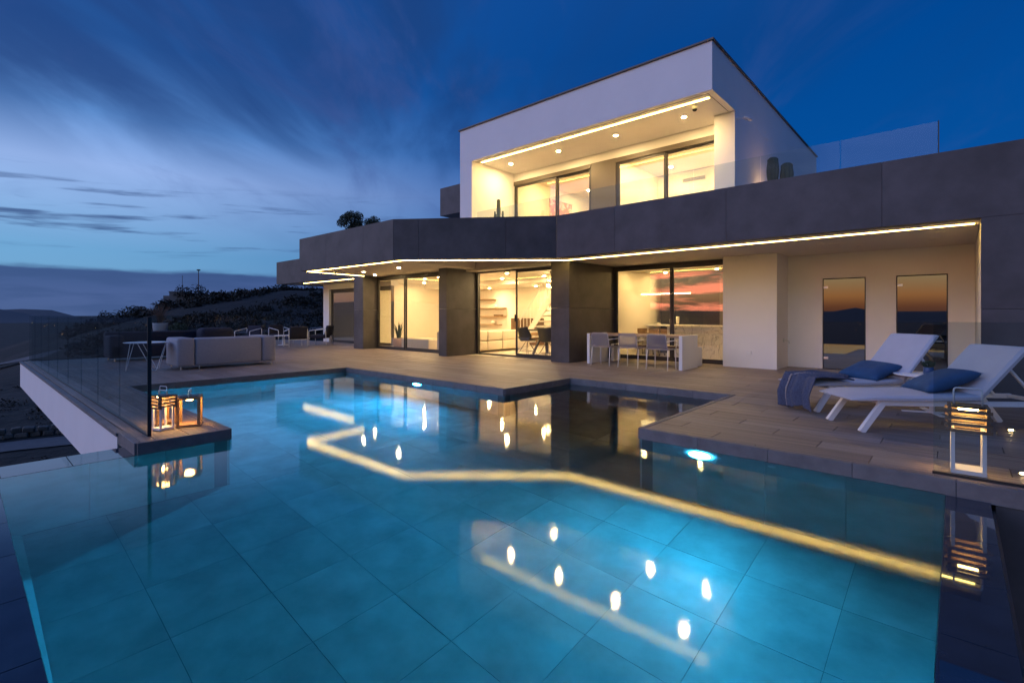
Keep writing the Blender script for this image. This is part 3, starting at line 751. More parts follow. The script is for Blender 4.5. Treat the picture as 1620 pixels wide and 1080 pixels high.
# ================================================================== TERRACE FURNITURE
def pillow_mesh(a, c, T, mat, n=22, seed=0):
    b = B(); g = {}
    for side in (1, -1):
        for i in range(n + 1):
            for j in range(n + 1):
                if side < 0 and (i in (0, n) or j in (0, n)): g[(i, j, -1)] = g[(i, j, 1)]; continue
                u, v = 2 * i / n - 1, 2 * j / n - 1
                t = T * (max(0, 1 - u ** 4) * max(0, 1 - v ** 4)) ** .5 * (1 - .25 * (u * u + v * v) / 2)
                t += .008 * noise.noise((u * 2.5 + seed, v * 2.5, side * .7)) * (1 - u * u) * (1 - v * v)
                xx = u * a * (1 - .09 * (1 - v * v)); yy = v * c * (1 - .09 * (1 - u * u))
                g[(i, j, side)] = b.bm.verts.new((xx, yy, side * t))
        for i in range(n):
            for j in range(n): b.bm.faces.new([g[k] for k in ((i, j, side), (i + 1, j, side), (i + 1, j + 1, side), (i, j + 1, side))])
    return b.mesh('cushion', mat, True)

def lounger(loc, rz, label, HX=1.15, BL=.75, AN=R(50)):
    t = thing('sun_lounger', label, 'sun lounger', loc, rz, 'white sun loungers on the deck')
    ZL = .335
    bx, bz = math.cos(AN), math.sin(AN)
    # seat pad with a knife-edged foot end
    def pad(path, wd):
        b = B(); prev = None
        for (x_, z_, th_, hw) in path:
            r_ = b.verts([(x_, -hw, z_), (x_, -hw, z_ + th_ * .6), (x_, -hw + .03, z_ + th_), (x_, hw - .03, z_ + th_), (x_, hw, z_ + th_ * .6), (x_, hw, z_)])
            if prev:
                for k in range(6): b.bm.faces.new((prev[k], prev[(k + 1) % 6], r_[(k + 1) % 6], r_[k]))
            else: b.bm.faces.new(r_[::-1])
            prev = r_
        b.bm.faces.new(prev); return b
    p = pad([(-.10, ZL - .012, .012, .30), (-.02, ZL - .01, .03, .325), (.12, ZL - .006, .045, .335), (.5, ZL - .008, .046, .335), (1.0, ZL, .048, .335), (HX - .02, ZL + .004, .05, .335), (HX, ZL + .008, .03, .335)], .33)
    auto_smooth(p.build('seat_pad', 'sling', t), 30)
    b = B(); prev = None
    for s_2, th_ in ((0, .03), (.03, .05), (BL - .04, .05), (BL, .02)):
        cx_, cz_ = HX + bx * s_2, ZL + .02 + bz * s_2; nx_, nz_ = -bz, bx
        r_ = b.verts([(cx_, -.335, cz_), (cx_ + nx_ * th_ * .6, -.335, cz_ + nz_ * th_ * .6), (cx_ + nx_ * th_, -.305, cz_ + nz_ * th_), (cx_ + nx_ * th_, .305, cz_ + nz_ * th_), (cx_ + nx_ * th_ * .6, .335, cz_ + nz_ * th_ * .6), (cx_, .335, cz_)])
        if prev:
            for k in range(6): b.bm.faces.new((prev[k], prev[(k + 1) % 6], r_[(k + 1) % 6], r_[k]))
        else: b.bm.faces.new(r_[::-1])
        prev = r_
    b.bm.faces.new(prev); auto_smooth(b.build('backrest', 'sling', t), 30)
    b = B()
    for sy in (-1, 1): b.bar((.16, sy * .28, ZL - .04), (1.95, sy * .28, ZL - .04), .03, .05)
    for xx in (.24, 1.2, 1.93): b.bar((xx, -.265, ZL - .04), (xx, .265, ZL - .04), .05, .035)
    b.build('frame', 'white_metal', t)
    for sy in (-1, 1):
        B().bar((.0, sy * .285, 0.0), (.215, sy * .285, ZL - .03), .045, .055).build('leg', 'white_metal', t)
        B().bar((1.62, sy * .285, ZL - .03), (1.84, sy * .285, 0.0), .045, .055).build('leg', 'white_metal', t)
        B().bar((HX + bx * .45, sy * .25, ZL + bz * .45), (HX + bx * .45 + .30, sy * .25, ZL - .02), .022, .022).build('back_strut', 'white_metal', t)
    return t
LA, LB_ = Vector((-1.50, 7.26)), Vector((-.905, 6.40)); LR = R(48); LR2 = R(38.5)
lounger((*LA, .001), LR, 'white sun lounger farther from the pool, blue throw over its foot end')
lounger((*LB_, .001), LR2, 'white sun lounger nearest the pool, partly behind the glass balustrade', 1.15, .68, R(48))
def on_lounger(base, x, y, z, rz=None):
    rz = LR if rz is None else rz; c, s = math.cos(rz), math.sin(rz); return (base.x + c * x - s * y, base.y + s * x + c * y, z)
o = ob('cushion', pillow_mesh(.27, .27, .085, 'cushion_blue'), None, on_lounger(LA, .95, -.02, .470)); o.rotation_euler = (R(2), R(-17), LR + R(14)); tag(o, 'blue square cushion on the lounger with the throw', 'cushion')
o = ob('cushion', pillow_mesh(.27, .27, .085, 'cushion_blue', seed=4), None, on_lounger(LB_, 1.02, .05, .490, LR2)); o.rotation_euler = (R(-3), R(-22), LR2 - R(8)); tag(o, 'blue square cushion on the near lounger behind the glass', 'cushion')
# throw, draped over the foot end and hanging down in loose folds
def throw_fn(u, v):
    y_ = .15 - .56 * u; s2 = v * 1.02
    fold = math.sin(u * 24 + 1.3 * math.sin(v * 2.5)) * .55 + math.sin(u * 13 + v * 2.0) * .45
    end = .52 + .16 * math.sin(u * 5 + .6)
    if s2 < .62:
        q = s2 / .62; x_ = end * (1 - q) - .095 * q; z_ = .386 + .030 * (1 + fold) * (.5 + .5 * q) + .03 * max(0, noise.noise((u * 4, v * 5, 2.))) + .02 * math.sin(q * 3.1)
    else:
        q = s2 - .62; dn = q * .92 * (1 + .10 * math.sin(u * 6 + .5)); x_ = -.098 - .02 * min(1, q * 7) - .040 * (1 + fold) * min(1, q * 5); z_ = .40 - dn + .030 * (1 + fold) * max(0, 1 - q * 7)
    y_ += .05 * noise.noise((u * 3, v * 3, 7.)) + .05 * (v - .5) * (.5 - u)
    return (x_, y_, max(z_, .018 + .006 * (1 + fold)))
b = B().grid(throw_fn, 110, 80); th_o = b.build('throw_blanket', 'throw_blue', None, True, (*LA, 0)); th_o.rotation_euler.z = LR
md = th_o.modifiers.new('thick', 'SOLIDIFY'); md.thickness = .012; md.offset = 1
tag(th_o, 'dark blue throw with a pale fringe hanging over the lounger foot', 'blanket')
b = B()
for k in range(90):
    v = .36 + .63 * k / 90; p = Vector(throw_fn(.20, v)); q = Vector(throw_fn(.25, v)); dn = Vector((-.02, 0, .012))
    b.tube([p + dn, (p + q) / 2 + dn * 1.4 + Vector((0, random.uniform(-.008, .008), random.uniform(-.008, .008))), q + dn], .0055, 5)
b.build('fringe', 'fringe', th_o)

# round side table and its pot
T0 = (-.22, 7.92)
t = thing('side_table', 'round white side table between the two loungers with a potted plant', 'table', (*T0, 0), R(20))
B().lathe([(.36, .455), (.38, .46), (.38, .467), (.36, .472)], 40).build('table_top', 'white_metal', t, True)
B().lathe([(.028, .012), (.028, .455)], 16).build('pole', 'white_metal', t, True)
for a_ in range(2): B().bar((-.30 * math.cos(a_ * R(90)), -.30 * math.sin(a_ * R(90)), .012 + .004 * a_), (.30 * math.cos(a_ * R(90)), .30 * math.sin(a_ * R(90)), .012 + .004 * a_), .055, .014).build('foot', 'white_metal', t)
def leaf_cloud(b, centre, rx, ry, rz, n, size, shell=.5, seed=0):
    rnd = random.Random(seed)
    for _ in range(n):
        while True:
            p = Vector((rnd.uniform(-1, 1), rnd.uniform(-1, 1), rnd.uniform(-1, 1)))
            if shell < p.length < 1: break
        c = Vector(centre) + Vector((p.x * rx, p.y * ry, p.z * rz))
        a = Vector((rnd.uniform(-1, 1), rnd.uniform(-1, 1), rnd.uniform(-1, 1))).normalized(); e = a.orthogonal().normalized(); s = size * rnd.uniform(.6, 1.3)
        v = b.verts([c - a * s, c + e * s * .38, c + a * s, c - e * s * .38]); b.bm.faces.new(v)
P0 = (-.25, 7.80, .473)
t = thing('flower_pot', 'small navy pot with a dark leafy plant on the white side table', 'plant', P0); t.scale = (.85, .85, .85)
B().lathe([(.046, 0), (.058, .02), (.060, .11), (.054, .115), (.052, .10)], 24).build('pot', 'pot_blue', t, True)
b = B(); leaf_cloud(b, (0, 0, .15), .075, .075, .05, 260, .016, .2, 3)
for k in range(14):
    an = k * 2.4; b.tube([(0, 0, .1), (.04 * math.cos(an), .04 * math.sin(an), .15), (.085 * math.cos(an), .085 * math.sin(an), .17 + .02 * (k % 3))], .002, 4)
b.build('foliage', 'leaf', t)

# lanterns
def handle_pts(w_, z0, z1):
    r_ = .02; pts = [(-w_, 0, z0), (-w_, 0, z1 - r_)]
    for k in range(1, 5): a_ = math.pi - k * math.pi / 8; pts.append((-w_ + r_ + r_ * math.cos(a_), 0, z1 - r_ + r_ * math.sin(a_)))
    for k in range(0, 5): a_ = math.pi / 2 - k * math.pi / 8; pts.append((w_ - r_ + r_ * math.cos(a_), 0, z1 - r_ + r_ * math.sin(a_)))
    pts.append((w_, 0, z0)); return pts
def slat_lantern(label, loc, rz, sc=1.):
    t = thing('lantern', label, 'lantern', loc, rz, 'lanterns standing on the deck'); t.scale = (sc, sc, sc); w_ = .085
    b = B(); b.box(-w_ - .012, w_ + .012, -w_ - .012, w_ + .012, .010, .040); b.build('base', 'white_metal', t)
    for sx_ in (-1, 1):
        for sy in (-1, 1): B().box(sx_ * w_ - .011, sx_ * w_ + .011, sy * w_ - .011, sy * w_ + .011, .041, .34).build('post', 'white_metal', t)
    z_ = .315
    for k in range(4):
        for s in (-1, 1):
            B().box(-.128, .128, s * .104 - .010, s * .104 + .010, z_ + .001, z_ + .023).build('slat', 'weathered', t)
            B().box(s * .104 - .010, s * .104 + .010, -.128, .128, z_ + .024, z_ + .046).build('slat', 'weathered', t)
        z_ += .047
    B().box(-.092, .092, -.092, .092, z_ - .012, z_ + .004).build('solar_panel', 'black', t)
    B().box(-.055, .055, -.055, .055, z_ - .030, z_ - .014).build('lamp', 'lamp_lantern', t)
    B().tube(handle_pts(.078, z_ + .004, z_ + .125), .006, 8).build('handle', 'white_metal', t, True)
    return t
def box_lantern(label, loc, rz, sc=1.):
    t = thing('lantern', label, 'lantern', loc, rz, 'lanterns standing on the deck'); t.scale = (sc, sc, sc); w_ = .095
    for sx_ in (-1, 1):
        for sy in (-1, 1): B().box(sx_ * w_ - .014, sx_ * w_ + .014, sy * w_ - .014, sy * w_ + .014, .024, .29).build('post', 'lantern_wood', t)
    B().box(-w_ - .015, w_ + .015, -w_ - .015, w_ + .015, .004, .024).build('base', 'lantern_wood', t)
    b = B()
    for s in (-1, 1): b.box(-w_ - .015, w_ + .015, s * w_ - .015, s * w_ + .015, .291, .315); b.box(s * w_ - .015, s * w_ + .015, -w_ + .0155, w_ - .0155, .291, .315)
    b.build('top_rail', 'lantern_wood', t)
    B().box(-.08, .08, -.08, .08, .300, .322).build('solar_panel', 'black', t)
    B().lathe([(.012, .268), (.032, .274), (.044, .29), (.046, .299)], 20).build('lamp', 'lamp_lantern', t, True)
    B().tube(handle_pts(.09, .316, .385), .005, 8).build('handle', 'white_metal', t, True)
    return t
slat_lantern('slatted wood and white metal lantern behind the glass at right', (.065, 5.10, .002), R(2), 1.02)
slat_lantern('slatted lantern with white legs on the left deck corner behind the glass', (-6.16, 1.44, .002), R(18), .72)
box_lantern('plain wooden frame lantern on the left deck corner, clear of the glass post', (-6.20, 1.69, .002), R(-22), 1.)
box_lantern('wooden frame lantern standing behind the slatted one on the left corner', (-6.52, 1.52, .002), R(12), .95)
# small recessed deck spots at the right edge
for lab, l_ in (('small glowing deck spot farther from the glass at right', (.42, 7.24, .003)), ('small glowing deck spot next to the glass at the right edge', (.375, 5.32, .003))):
    t = thing('deck_light', lab, 'light', l_); B().lathe([(.035, 0), (.035, .006), (.022, .008)], 20).build('bezel', 'steel', t); B().lathe([(.02, .0085), (.016, .014), (.004, .016)], 16).build('lamp', 'deck_lamp', t)

# ---- outdoor dining table, bench, chairs
t = thing('dining_table', 'outdoor dining table with wooden top and white slab ends', 'table', (-5.57, 10.77, 0))
B().box(-1.125, 1.125, -.41, .41, .695, .738).build('table_top', 'wood', t)
for s in (-1, 1): B().box(s * 1.165 - .038, s * 1.165 + .038, -.425, .425, .001, .74, bev=.004, seg=1).build('end_panel', 'white_metal', t)
t = thing('bench', 'low wooden bench with white ends behind the outdoor dining table', 'bench', (-5.57, 11.52, 0))
B().box(-1.04, 1.04, -.17, .17, .40, .44).build('seat', 'wood_dark', t)
for s in (-1, 1): B().box(s * 1.08 - .035, s * 1.08 + .035, -.18, .18, .001, .443, bev=.004, seg=1).build('end_panel', 'white_metal', t)
def dchair(loc, rz, label):
    t = thing('dining_chair', label, 'chair', loc, rz, 'chairs at the outdoor dining table')
    w_ = .235
    # back toward -Y
    b = B(); b.tube([(-w_, .20, .445), (-w_, -.19, .445), (-w_ + .01, -.215, .50), (-w_ + .02, -.25, .74), (-w_ + .05, -.255, .768), (w_ - .05, -.255, .768), (w_ - .02, -.25, .74), (w_ - .01, -.215, .50), (w_, -.19, .445), (w_, .20, .445)], .011, 8); b.tube([(-w_, .2, .445), (w_, .2, .445)], .011, 8); b.tube([(-w_, -.19, .445), (w_, -.19, .445)], .011, 8)
    b.build('frame', 'tube_grey', t, True)
    B().grid(lambda u, v: (-w_ + .012 + (2 * w_ - .024) * u, -.216 - .038 * v, .47 + .285 * v), 4, 6).build('backrest', 'mesh_grey', t)
    B().box(-w_ + .01, w_ - .01, -.185, .195, .440, .452).build('seat', 'mesh_grey', t)
    for sx_ in (-1, 1):
        B().tube([(sx_ * w_, -.19, .435), (sx_ * (w_ + .012), -.235, 0)], .010, 8).build('leg', 'white_metal', t, True)
        B().tube([(sx_ * w_, .19, .435), (sx_ * (w_ + .008), .20, 0)], .010, 8).build('leg', 'white_metal', t, True)
        B().tube([(sx_ * (w_ - .01), -.235, .62), (sx_ * (w_ + .045), -.10, .635), (sx_ * (w_ + .05), .10, .64), (sx_ * (w_ + .05), .15, .625), (sx_ * (w_ + .045), .165, .59), (sx_ * (w_ + .02), .17, .46)], .009, 8).build('armrest', 'white_metal', t, True)
    return t
for x_, l in ((-6.22, 'grey mesh chair at the outdoor table, nearest the dark column'), (-5.50, 'middle grey mesh chair at the outdoor table'), (-4.81, 'grey mesh chair at the outdoor table, nearest the white end panel')): dchair((x_, 10.285, .001), 0, l)

# ---- lounge group on the left
t = thing('sofa', 'light grey outdoor sofa seen from behind beside the pool', 'sofa', (-12.90, 4.20, 0))
def cush(b, x0, x1, y0, y1, z0, z1, r=.05): return b.box(x0, x1, y0, y1, z0, z1, bev=r, seg=3)
auto_smooth(cush(B(), -.42, .45, -1.04, -.70, .07, .69).build('armrest', 'sofa_grey', t), 50)
auto_smooth(cush(B(), -.42, .45, .72, 1.04, .07, .69).build('armrest', 'sofa_grey', t), 50)
auto_smooth(cush(B(), .17, .45, -.69, .71, .075, .685).build('backrest', 'sofa_grey', t), 50)
auto_smooth(cush(B(), -.42, .165, -.69, .71, .10, .42).build('seat', 'sofa_grey', t), 50)
for x_, y_ in ((.38, -.95), (-.35, -.95), (.38, .95), (-.35, .95), (.38, -.6)): B().lathe([(.014, 0), (.014, .075)], 10, (x_, y_)).build('leg', 'steel', t)
t = thing('sofa', 'dark navy outdoor sofa beyond the light grey one', 'sofa', (-16.4, 4.1, 0))
auto_smooth(cush(B(), -.45, .45, -1.5, 1.5, .08, .42).build('seat', 'sofa_navy', t), 50)
auto_smooth(cush(B(), -.45, -.18, -1.5, 1.5, .30, .74).build('backrest', 'sofa_navy', t), 50)
auto_smooth(cush(B(), -.15, .40, .55, 1.42, .42, .82, .12).build('seat_cushion', 'sofa_navy', t), 50)
auto_smooth(cush(B(), -.15, .45, -1.52, -1.2, .08, .66).build('armrest', 'sofa_navy', t), 50)
for x_, y_ in ((-.38, -1.4), (.38, -1.4), (-.38, 1.4), (.38, 1.4)): B().lathe([(.015, 0), (.015, .085)], 8, (x_, y_)).build('leg', 'steel', t)
t = thing('side_table', 'thin white wire-legged side table at the end of the grey sofa', 'table', (-12.95, 2.72, 0), R(42))
B().lathe([(.38, .598), (.40, .602), (.40, .608), (.38, .612)], 36).build('table_top', 'white_metal', t, True)
for k in range(3):
    a_ = R(90 + 120 * k); q = lambda r_, da, z_: (r_ * math.cos(a_ + da), r_ * math.sin(a_ + da), z_)
    B().tube([q(.36, R(48), .598), q(.35, R(6), .03), q(.35, 0, .010), q(.35, R(-6), .03), q(.36, R(-48), .598)], .007, 6).build('leg', 'white_metal', t, True)
B().lathe([(.05, .613), (.05, .63), (.045, .63)], 16, (.05, .02)).build('cup_ring', 'white_metal', t, True)
def armchair(loc, rz, label):
    t = thing('armchair', label, 'armchair', loc, rz, 'dark armchairs with white frames'); w_ = .33
    for s in (-1, 1):
        B().tube([(.32, s * w_, 0), (.32, s * w_, .54), (.29, s * w_, .565), (-.31, s * w_, .66), (-.34, s * w_, .64), (-.36, s * w_, 0)], .013, 8).build('side_frame', 'white_metal', t, True)
    b = B(); b.bar((.30, -w_, .27), (.30, w_, .27), .02, .02); b.bar((-.33, -w_, .27), (-.33, w_, .27), .02, .02); b.build('crossbar', 'white_metal', t)
    auto_smooth(cush(B(), -.30, .33, -.30, .30, .26, .40, .04).build('seat', 'sofa_navy', t), 50)
    M_ = Matrix.Translation((-.30, 0, .36)) @ Matrix.Rotation(R(-14), 4, 'Y')
    auto_smooth(B().box(-.07, .05, -.31, .31, 0, .42, M_, bev=.04, seg=3).build('backrest', 'sofa_navy', t), 50)
    return t
armchair((-18.55, 8.52, 0), R(172), 'dark armchair with white tube frame in the middle of the far group')
armchair((-18.95, 9.70, 0), R(222), 'dark armchair with white tube frame beside the white house wall')
armchair((-20.6, 7.6, 0), R(-60), 'dark armchair with white tube frame at the left of the far group')
armchair((-20.9, 9.0, 0), R(10), 'dark armchair with white tube frame facing the pool at the back')
t = thing('coffee_table', 'small pale round table among the far armchairs', 'table', (-19.75, 8.6, 0))
B().lathe([(.38, .36), (.40, .365), (.40, .38), (.38, .385)], 30).build('table_top', 'white_metal', t, True); B().lathe([(.22, .0), (.2, .02), (.06, .03), (.05, .36)], 20).build('pedestal', 'white_metal', t, True)
for (x_, y_, r_, h_), l in (((-23.75, 5.45, .26, .86), 'tall pale planter with dry grass behind the far glass'), ((-23.3, 5.95, .24, .52), 'lower pale planter with a green shrub behind the far glass')):
    t = thing('planter', l, 'planter', (x_, y_, 0), group='pale planters at the end of the terrace')
    B().lathe([(r_ * .72, 0), (r_, h_ * .97), (r_, h_), (r_ * .9, h_), (r_ * .88, h_ - .08)], 28).build('pot', 'planter', t, True)
    b = B()
    if h_ > .7:
        for k in range(70):
            an = random.uniform(0, 6.28); sp = random.uniform(.2, .9); L_ = random.uniform(.5, .95)
            b.tube([(0, 0, h_ - .1), (sp * .3 * math.cos(an), sp * .3 * math.sin(an), h_ + L_ * .55), (sp * math.cos(an) * .8, sp * math.sin(an) * .8, h_ + L_ * (1 - sp * .3))], [.008, .006, .002], 4)
        b.build('foliage', 'grass_dry', t)
    else:
        leaf_cloud(b, (0, 0, h_ + .14), .34, .34, .22, 500, .05, .1, 8); b.build('foliage', 'leaf', t)

# ================================================================== ROOF TERRACE: trees, cacti, cameras
def olive(loc, h, label, seed):
    t = thing('olive_tree', label, 'tree', loc, group='potted trees on the roof terrace'); rnd = random.Random(seed)
    B().lathe([(.22, 0), (.28, .45), (.25, .45), (.24, .38)], 20).build('pot', 'planter', t, True)
    tr = B(); pts = [(0, 0, .3), (.03, .02, .3 + .25 * h), (-.03, .03, .3 + .5 * h), (.02, 0, .3 + .72 * h)]; tr.tube(pts, [.045, .038, .03, .018], 7)
    tips = []
    for k in range(9):
        z0 = .3 + h * rnd.uniform(.35, .7); an = rnd.uniform(0, 6.28); L_ = rnd.uniform(.16, .34); e = (L_ * math.cos(an), L_ * math.sin(an), z0 + rnd.uniform(.05, .3)); tr.tube([(0, 0, z0), (e[0] * .5, e[1] * .5, z0 + .07), e], [.018, .012, .005], 5); tips.append(e)
    tr.build('trunk', 'bark', t, True)
    b = B()
    for i, e in enumerate(tips): leaf_cloud(b, e, .16, .16, .14, 330, .030, .02, seed * 31 + i)
    leaf_cloud(b, (.02, 0, .3 + .82 * h), .20, .20, .17, 500, .030, .02, seed + 5); leaf_cloud(b, (0, 0, .3 + .6 * h), .22, .22, .18, 420, .030, .02, seed + 6)
    b.build('crown', 'leaf_olive', t)
olive((-14.58, 8.5, 2.95), 1.38, 'taller dark olive tree behind the left roof parapet', 4)
olive((-14.02, 9.0, 2.95), 1.16, 'lower dark olive tree behind the left roof parapet', 9)
def cactus(loc, h, r, label, arms=(), ribs=12):
    t = thing('cactus', label, 'cactus', loc, group='cacti on the upper terrace')
    B().lathe([(r * 1.2, 0), (r * 1.5, .24), (r * 1.35, .24), (r * 1.3, .2)], 20).build('pot', 'planter', t, True)
    prof = [(r * .8, .18)] + [(r * (.92 + .08 * math.sin(k * 1.3)), .18 + (h - .18 - r) * k / 8) for k in range(1, 9)] + [(r * .86, h - r * .5), (r * .55, h - r * .15), (r * .1, h)]
    auto_smooth(B().lathe(prof, ribs * 4, (0, 0), ribs, .09).build('stem', 'cactus', t), 70)
    for (dx, dy, z0, hh) in arms:
        B().tube([(0, 0, z0), (dx * .7, dy * .7, z0 + .02), (dx, dy, z0 + .10), (dx, dy, z0 + hh)], [r * .55, r * .6, r * .62, r * .4], 12).build('arm', 'cactus', t, True)
    return t
cactus((-3.14, 12.5, 3.722), 1.09, .125, 'tall dark columnar cactus against the side wall of the white box')
cactus((-2.90, 12.7, 3.722), .96, .135, 'shorter ribbed cactus right of the tall one on the upper terrace')
cactus((-10.0, 10.6, 2.955), 1.62, .055, 'branched cactus in the left corner of the upper balcony', [(-.15, .0, .95, .33), (.14, .03, .9, .36), (.02, -.12, .82, .34)], 8)
t = thing('uplight', 'garden uplight beside the tall cactus washing the wall', 'light', (-3.38, 12.95, 3.722)); B().lathe([(.05, 0), (.05, .12), (.04, .12), (.038, .1)], 18).build('housing', 'black', t); B().lathe([(.036, .1215), (.03, .126), (.004, .128)], 16).build('lamp', 'uplight', t)
t = thing('security_camera', 'white dome camera under the upper soffit near the corner', 'camera', (-4.09, 10.33, 5.571)); B().lathe([(.055, -.07), (.06, -.06), (.06, 0)], 20).build('housing', 'white_metal', t, True); B().lathe([(.006, -.118), (.03, -.11), (.046, -.09), (.05, -.071)], 20).build('dome', 'black', t, True)
t = thing('security_camera', 'white bullet camera on an arm on the side of the white box', 'camera', (-3.538, 11.28, 5.44)); B().lathe([(.04, 0), (.04, .02)], 14).build('base', 'white_metal', t).rotation_euler = (0, R(90), 0)
B().tube([(.02, 0, 0), (.10, .03, .0), (.16, .06, -.02)], .012, 8).build('arm', 'white_metal', t, True); B().tube([(.13, .03, .0), (.24, .16, -.03)], .034, 12).build('body', 'white_metal', t, True)
t = thing('security_camera', 'small dome camera under the left canopy corner', 'camera', (-14.2, 7.75, ZS - .002)); B().lathe([(.05, -.06), (.055, 0)], 16).build('housing', 'white_metal', t, True); B().lathe([(.01, -.10), (.045, -.061)], 16).build('dome', 'black', t, True)

# ================================================================== INTERIOR
t = thing('sofa', 'beige quilted sofa seen through the open terrace door', 'sofa', (-11.7, 12.0, .002))
for k in range(4):
    auto_smooth(cush(B(), .26, .60, -1.42 + k * .70, -.73 + k * .70, .06, .36).build('back_cushion', 'sofa_beige', t), 50); auto_smooth(cush(B(), .24, .60, -1.42 + k * .70, -.73 + k * .70, .365, .68).build('back_cushion', 'sofa_beige', t), 50)
auto_smooth(cush(B(), -.7, .235, -1.42, 1.37, .06, .42).build('seat', 'sofa_beige', t), 50)
for k in range(2): auto_smooth(cush(B(), -.75 + k * .5, -.26 + k * .5, -1.72, -1.43, .06, .66).build('armrest', 'sofa_beige', t), 50)
t = thing('ottoman', 'low beige ottoman beside the potted snake plant indoors', 'ottoman', (-13.75, 10.75, .002)); auto_smooth(cush(B(), -.75, .75, -.36, .36, .04, .38).build('seat', 'sofa_beige', t), 50)
for x_, y_ in ((-.65, -.28), (.65, -.28), (-.65, .28), (.65, .28)): B().lathe([(.02, 0), (.02, .05)], 8, (x_, y_)).build('foot', 'black', t)
t = thing('snake_plant', 'snake plant in a woven basket behind the left sliding door', 'plant', (-14.95, 10.62, .002))
B().lathe([(.16, 0), (.21, .10), (.22, .22), (.19, .34), (.17, .36), (.16, .33)], 26).build('basket', 'basket', t, True)
b = B()
for k in range(16):
    an = k * 2.39; L_ = random.uniform(.4, .72); sp = random.uniform(.05, .2); w_ = .028
    prev = None
    for i in range(6):
        f = i / 5; c = Vector((.06 * math.cos(an) + sp * f * f * math.cos(an), .06 * math.sin(an) + sp * f * f * math.sin(an), .3 + L_ * f)); ww = w_ * (1 - f ** 3) + .002; sd = Vector((-math.sin(an), math.cos(an), 0))
        r_ = b.verts([c - sd * ww, c + Vector((math.cos(an), math.sin(an), 0)) * .006, c + sd * ww])
        if prev: b.bm.faces.new((prev[0], prev[1], r_[1], r_[0])); b.bm.faces.new((prev[1], prev[2], r_[2], r_[1]))
        prev = r_
b.build('leaves', 'snake_leaf', t)
t = thing('television', 'black flat television on a low wooden unit indoors', 'television', (-15.0, 13.6, .002), R(-40)); B().box(-.62, .62, -.03, .03, .55, 1.22).build('screen', 'black', t); B().box(-.8, .8, -.2, .2, .0, .42).build('unit', 'wood', t); B().box(-.1, .1, -.06, .06, .42, .55).build('stand', 'black', t)
for k, (x0, x1, z_) in enumerate(((-16.2, -14.85, 1.87), (-16.2, -14.25, 1.49), (-16.2, -14.25, 1.13), (-16.2, -14.5, .78))):
    o = B().box(x0, x1, 15.36, 15.598, z_ - .03, z_).build('wall_shelf', 'wood'); tag(o, ['short top', 'second', 'third', 'lowest'][k] + ' wooden wall shelf in the living room', 'shelf', 'wall shelves in the living room')
for (x_, z_, r_, h_, mt), l in (((-14.75, 1.49, .05, .12, 'ceramic'), 'small vase on the second wall shelf'), ((-14.9, .78, .11, .16, 'ceramic'), 'round pale bowl on the lowest wall shelf')):
    o = B().lathe([(r_ * .6, 0), (r_, h_ * .4), (r_ * .8, h_ * .8), (r_ * .5, h_)], 18).build('vase', mt, None, True, (x_, 15.46, z_ + .001)); tag(o, l, 'vase')
o = B().box(-.2, .2, -.08, .08, 0, .07).build('book_stack', 'wood_dark', None, False, (-14.6, 15.46, 1.131)); tag(o, 'dark stack of books on the third wall shelf', 'books')
# fireplace / low cabinet at the end of the back wall
t = thing('cabinet', 'low dark niche cabinet against the living room back wall', 'cabinet', (-12.9, 15.35, .002)); B().box(-.7, .7, -.2, .2, .55, 1.05).build('body', 'wood_dark', t); B().box(-.7, .7, -.2, .22, .0, .54).build('base', 'wood', t)
# stair
st_ = thing('staircase', 'white stair with vertical bar railing behind the dining table', 'stairs', (-12.55, 14.95, .002))
for k in range(12): B().box(k * .165, k * .165 + .26, -.5, .5, k * .2 + .12, k * .2 + .17).build('tread', 'white_metal', st_)
b = B(); b.bar((0, -.47, .02), (12 * .165 + .1, -.47, 12 * .2 + .02), .05, .2); b.build('stringer', 'white_metal', st_)
for k in range(13): B().tube([(k * .165 + .05, -.48, k * .2 + .1), (k * .165 + .05, -.48, k * .2 + 1.02)], .011, 6).build('baluster', 'white_metal', st_)
B().bar((.03, -.48, 1.0), (12 * .165 + .07, -.48, 12 * .2 + 1.02), .04, .05).build('handrail', 'white_metal', st_)
# dining set indoors
t = thing('dining_table', 'dark indoor dining table behind the right door pane', 'table', (-8.9, 11.95, .002)); B().box(-.95, .95, -.5, .5, .715, .75).build('table_top', 'dining_dark', t)
for s in (-1, 1): b = B(); b.bar((s * .62, -.35, 0.), (s * .45, -.05, .71), .09, .05); b.bar((s * .62, .35, 0.), (s * .45, .05, .71), .09, .05); b.build('leg', 'dining_dark', t)
def shell_chair(loc, rz, label):
    t = thing('shell_chair', label, 'chair', loc, rz, 'shell chairs at the indoor dining table')
    def fn(u, v):
        a = (u - .5) * 2; s = v
        if s < .5: x_ = .24 - s * .9; z_ = .44 - .03 * math.sin(s * 6) + abs(a) ** 2.2 * (.03 + .2 * s)
        else: q = (s - .5) * 2; x_ = -.21 - .12 * q; z_ = .42 + .40 * q ** .9 + abs(a) ** 2.2 * (.13 - .10 * q); x_ += abs(a) ** 2 * .16 * (1 - q * .3)
        return (x_, a * (.27 - .06 * max(0, s - .6)), z_)
    o = B().grid(fn, 12, 14).build('shell', 'shell_grey', t, True); md = o.modifiers.new('thick', 'SOLIDIFY'); md.thickness = .014
    b = B()
    for s in (-1, 1):
        for q in (-1, 1): b.tube([(.03 * s, .03 * q, .40), (.22 * s, .22 * q, .0)], .007, 6); b.tube([(.03 * s, .03 * q, .40), (.15 * s, -.15 * q + .3 * q, .12)], .005, 5)
    b.tube([(.15, .15, .12), (-.15, .15, .12), (-.15, -.15, .12), (.15, -.15, .12)], .005, 5, True); b.build('wire_base', 'black', t)
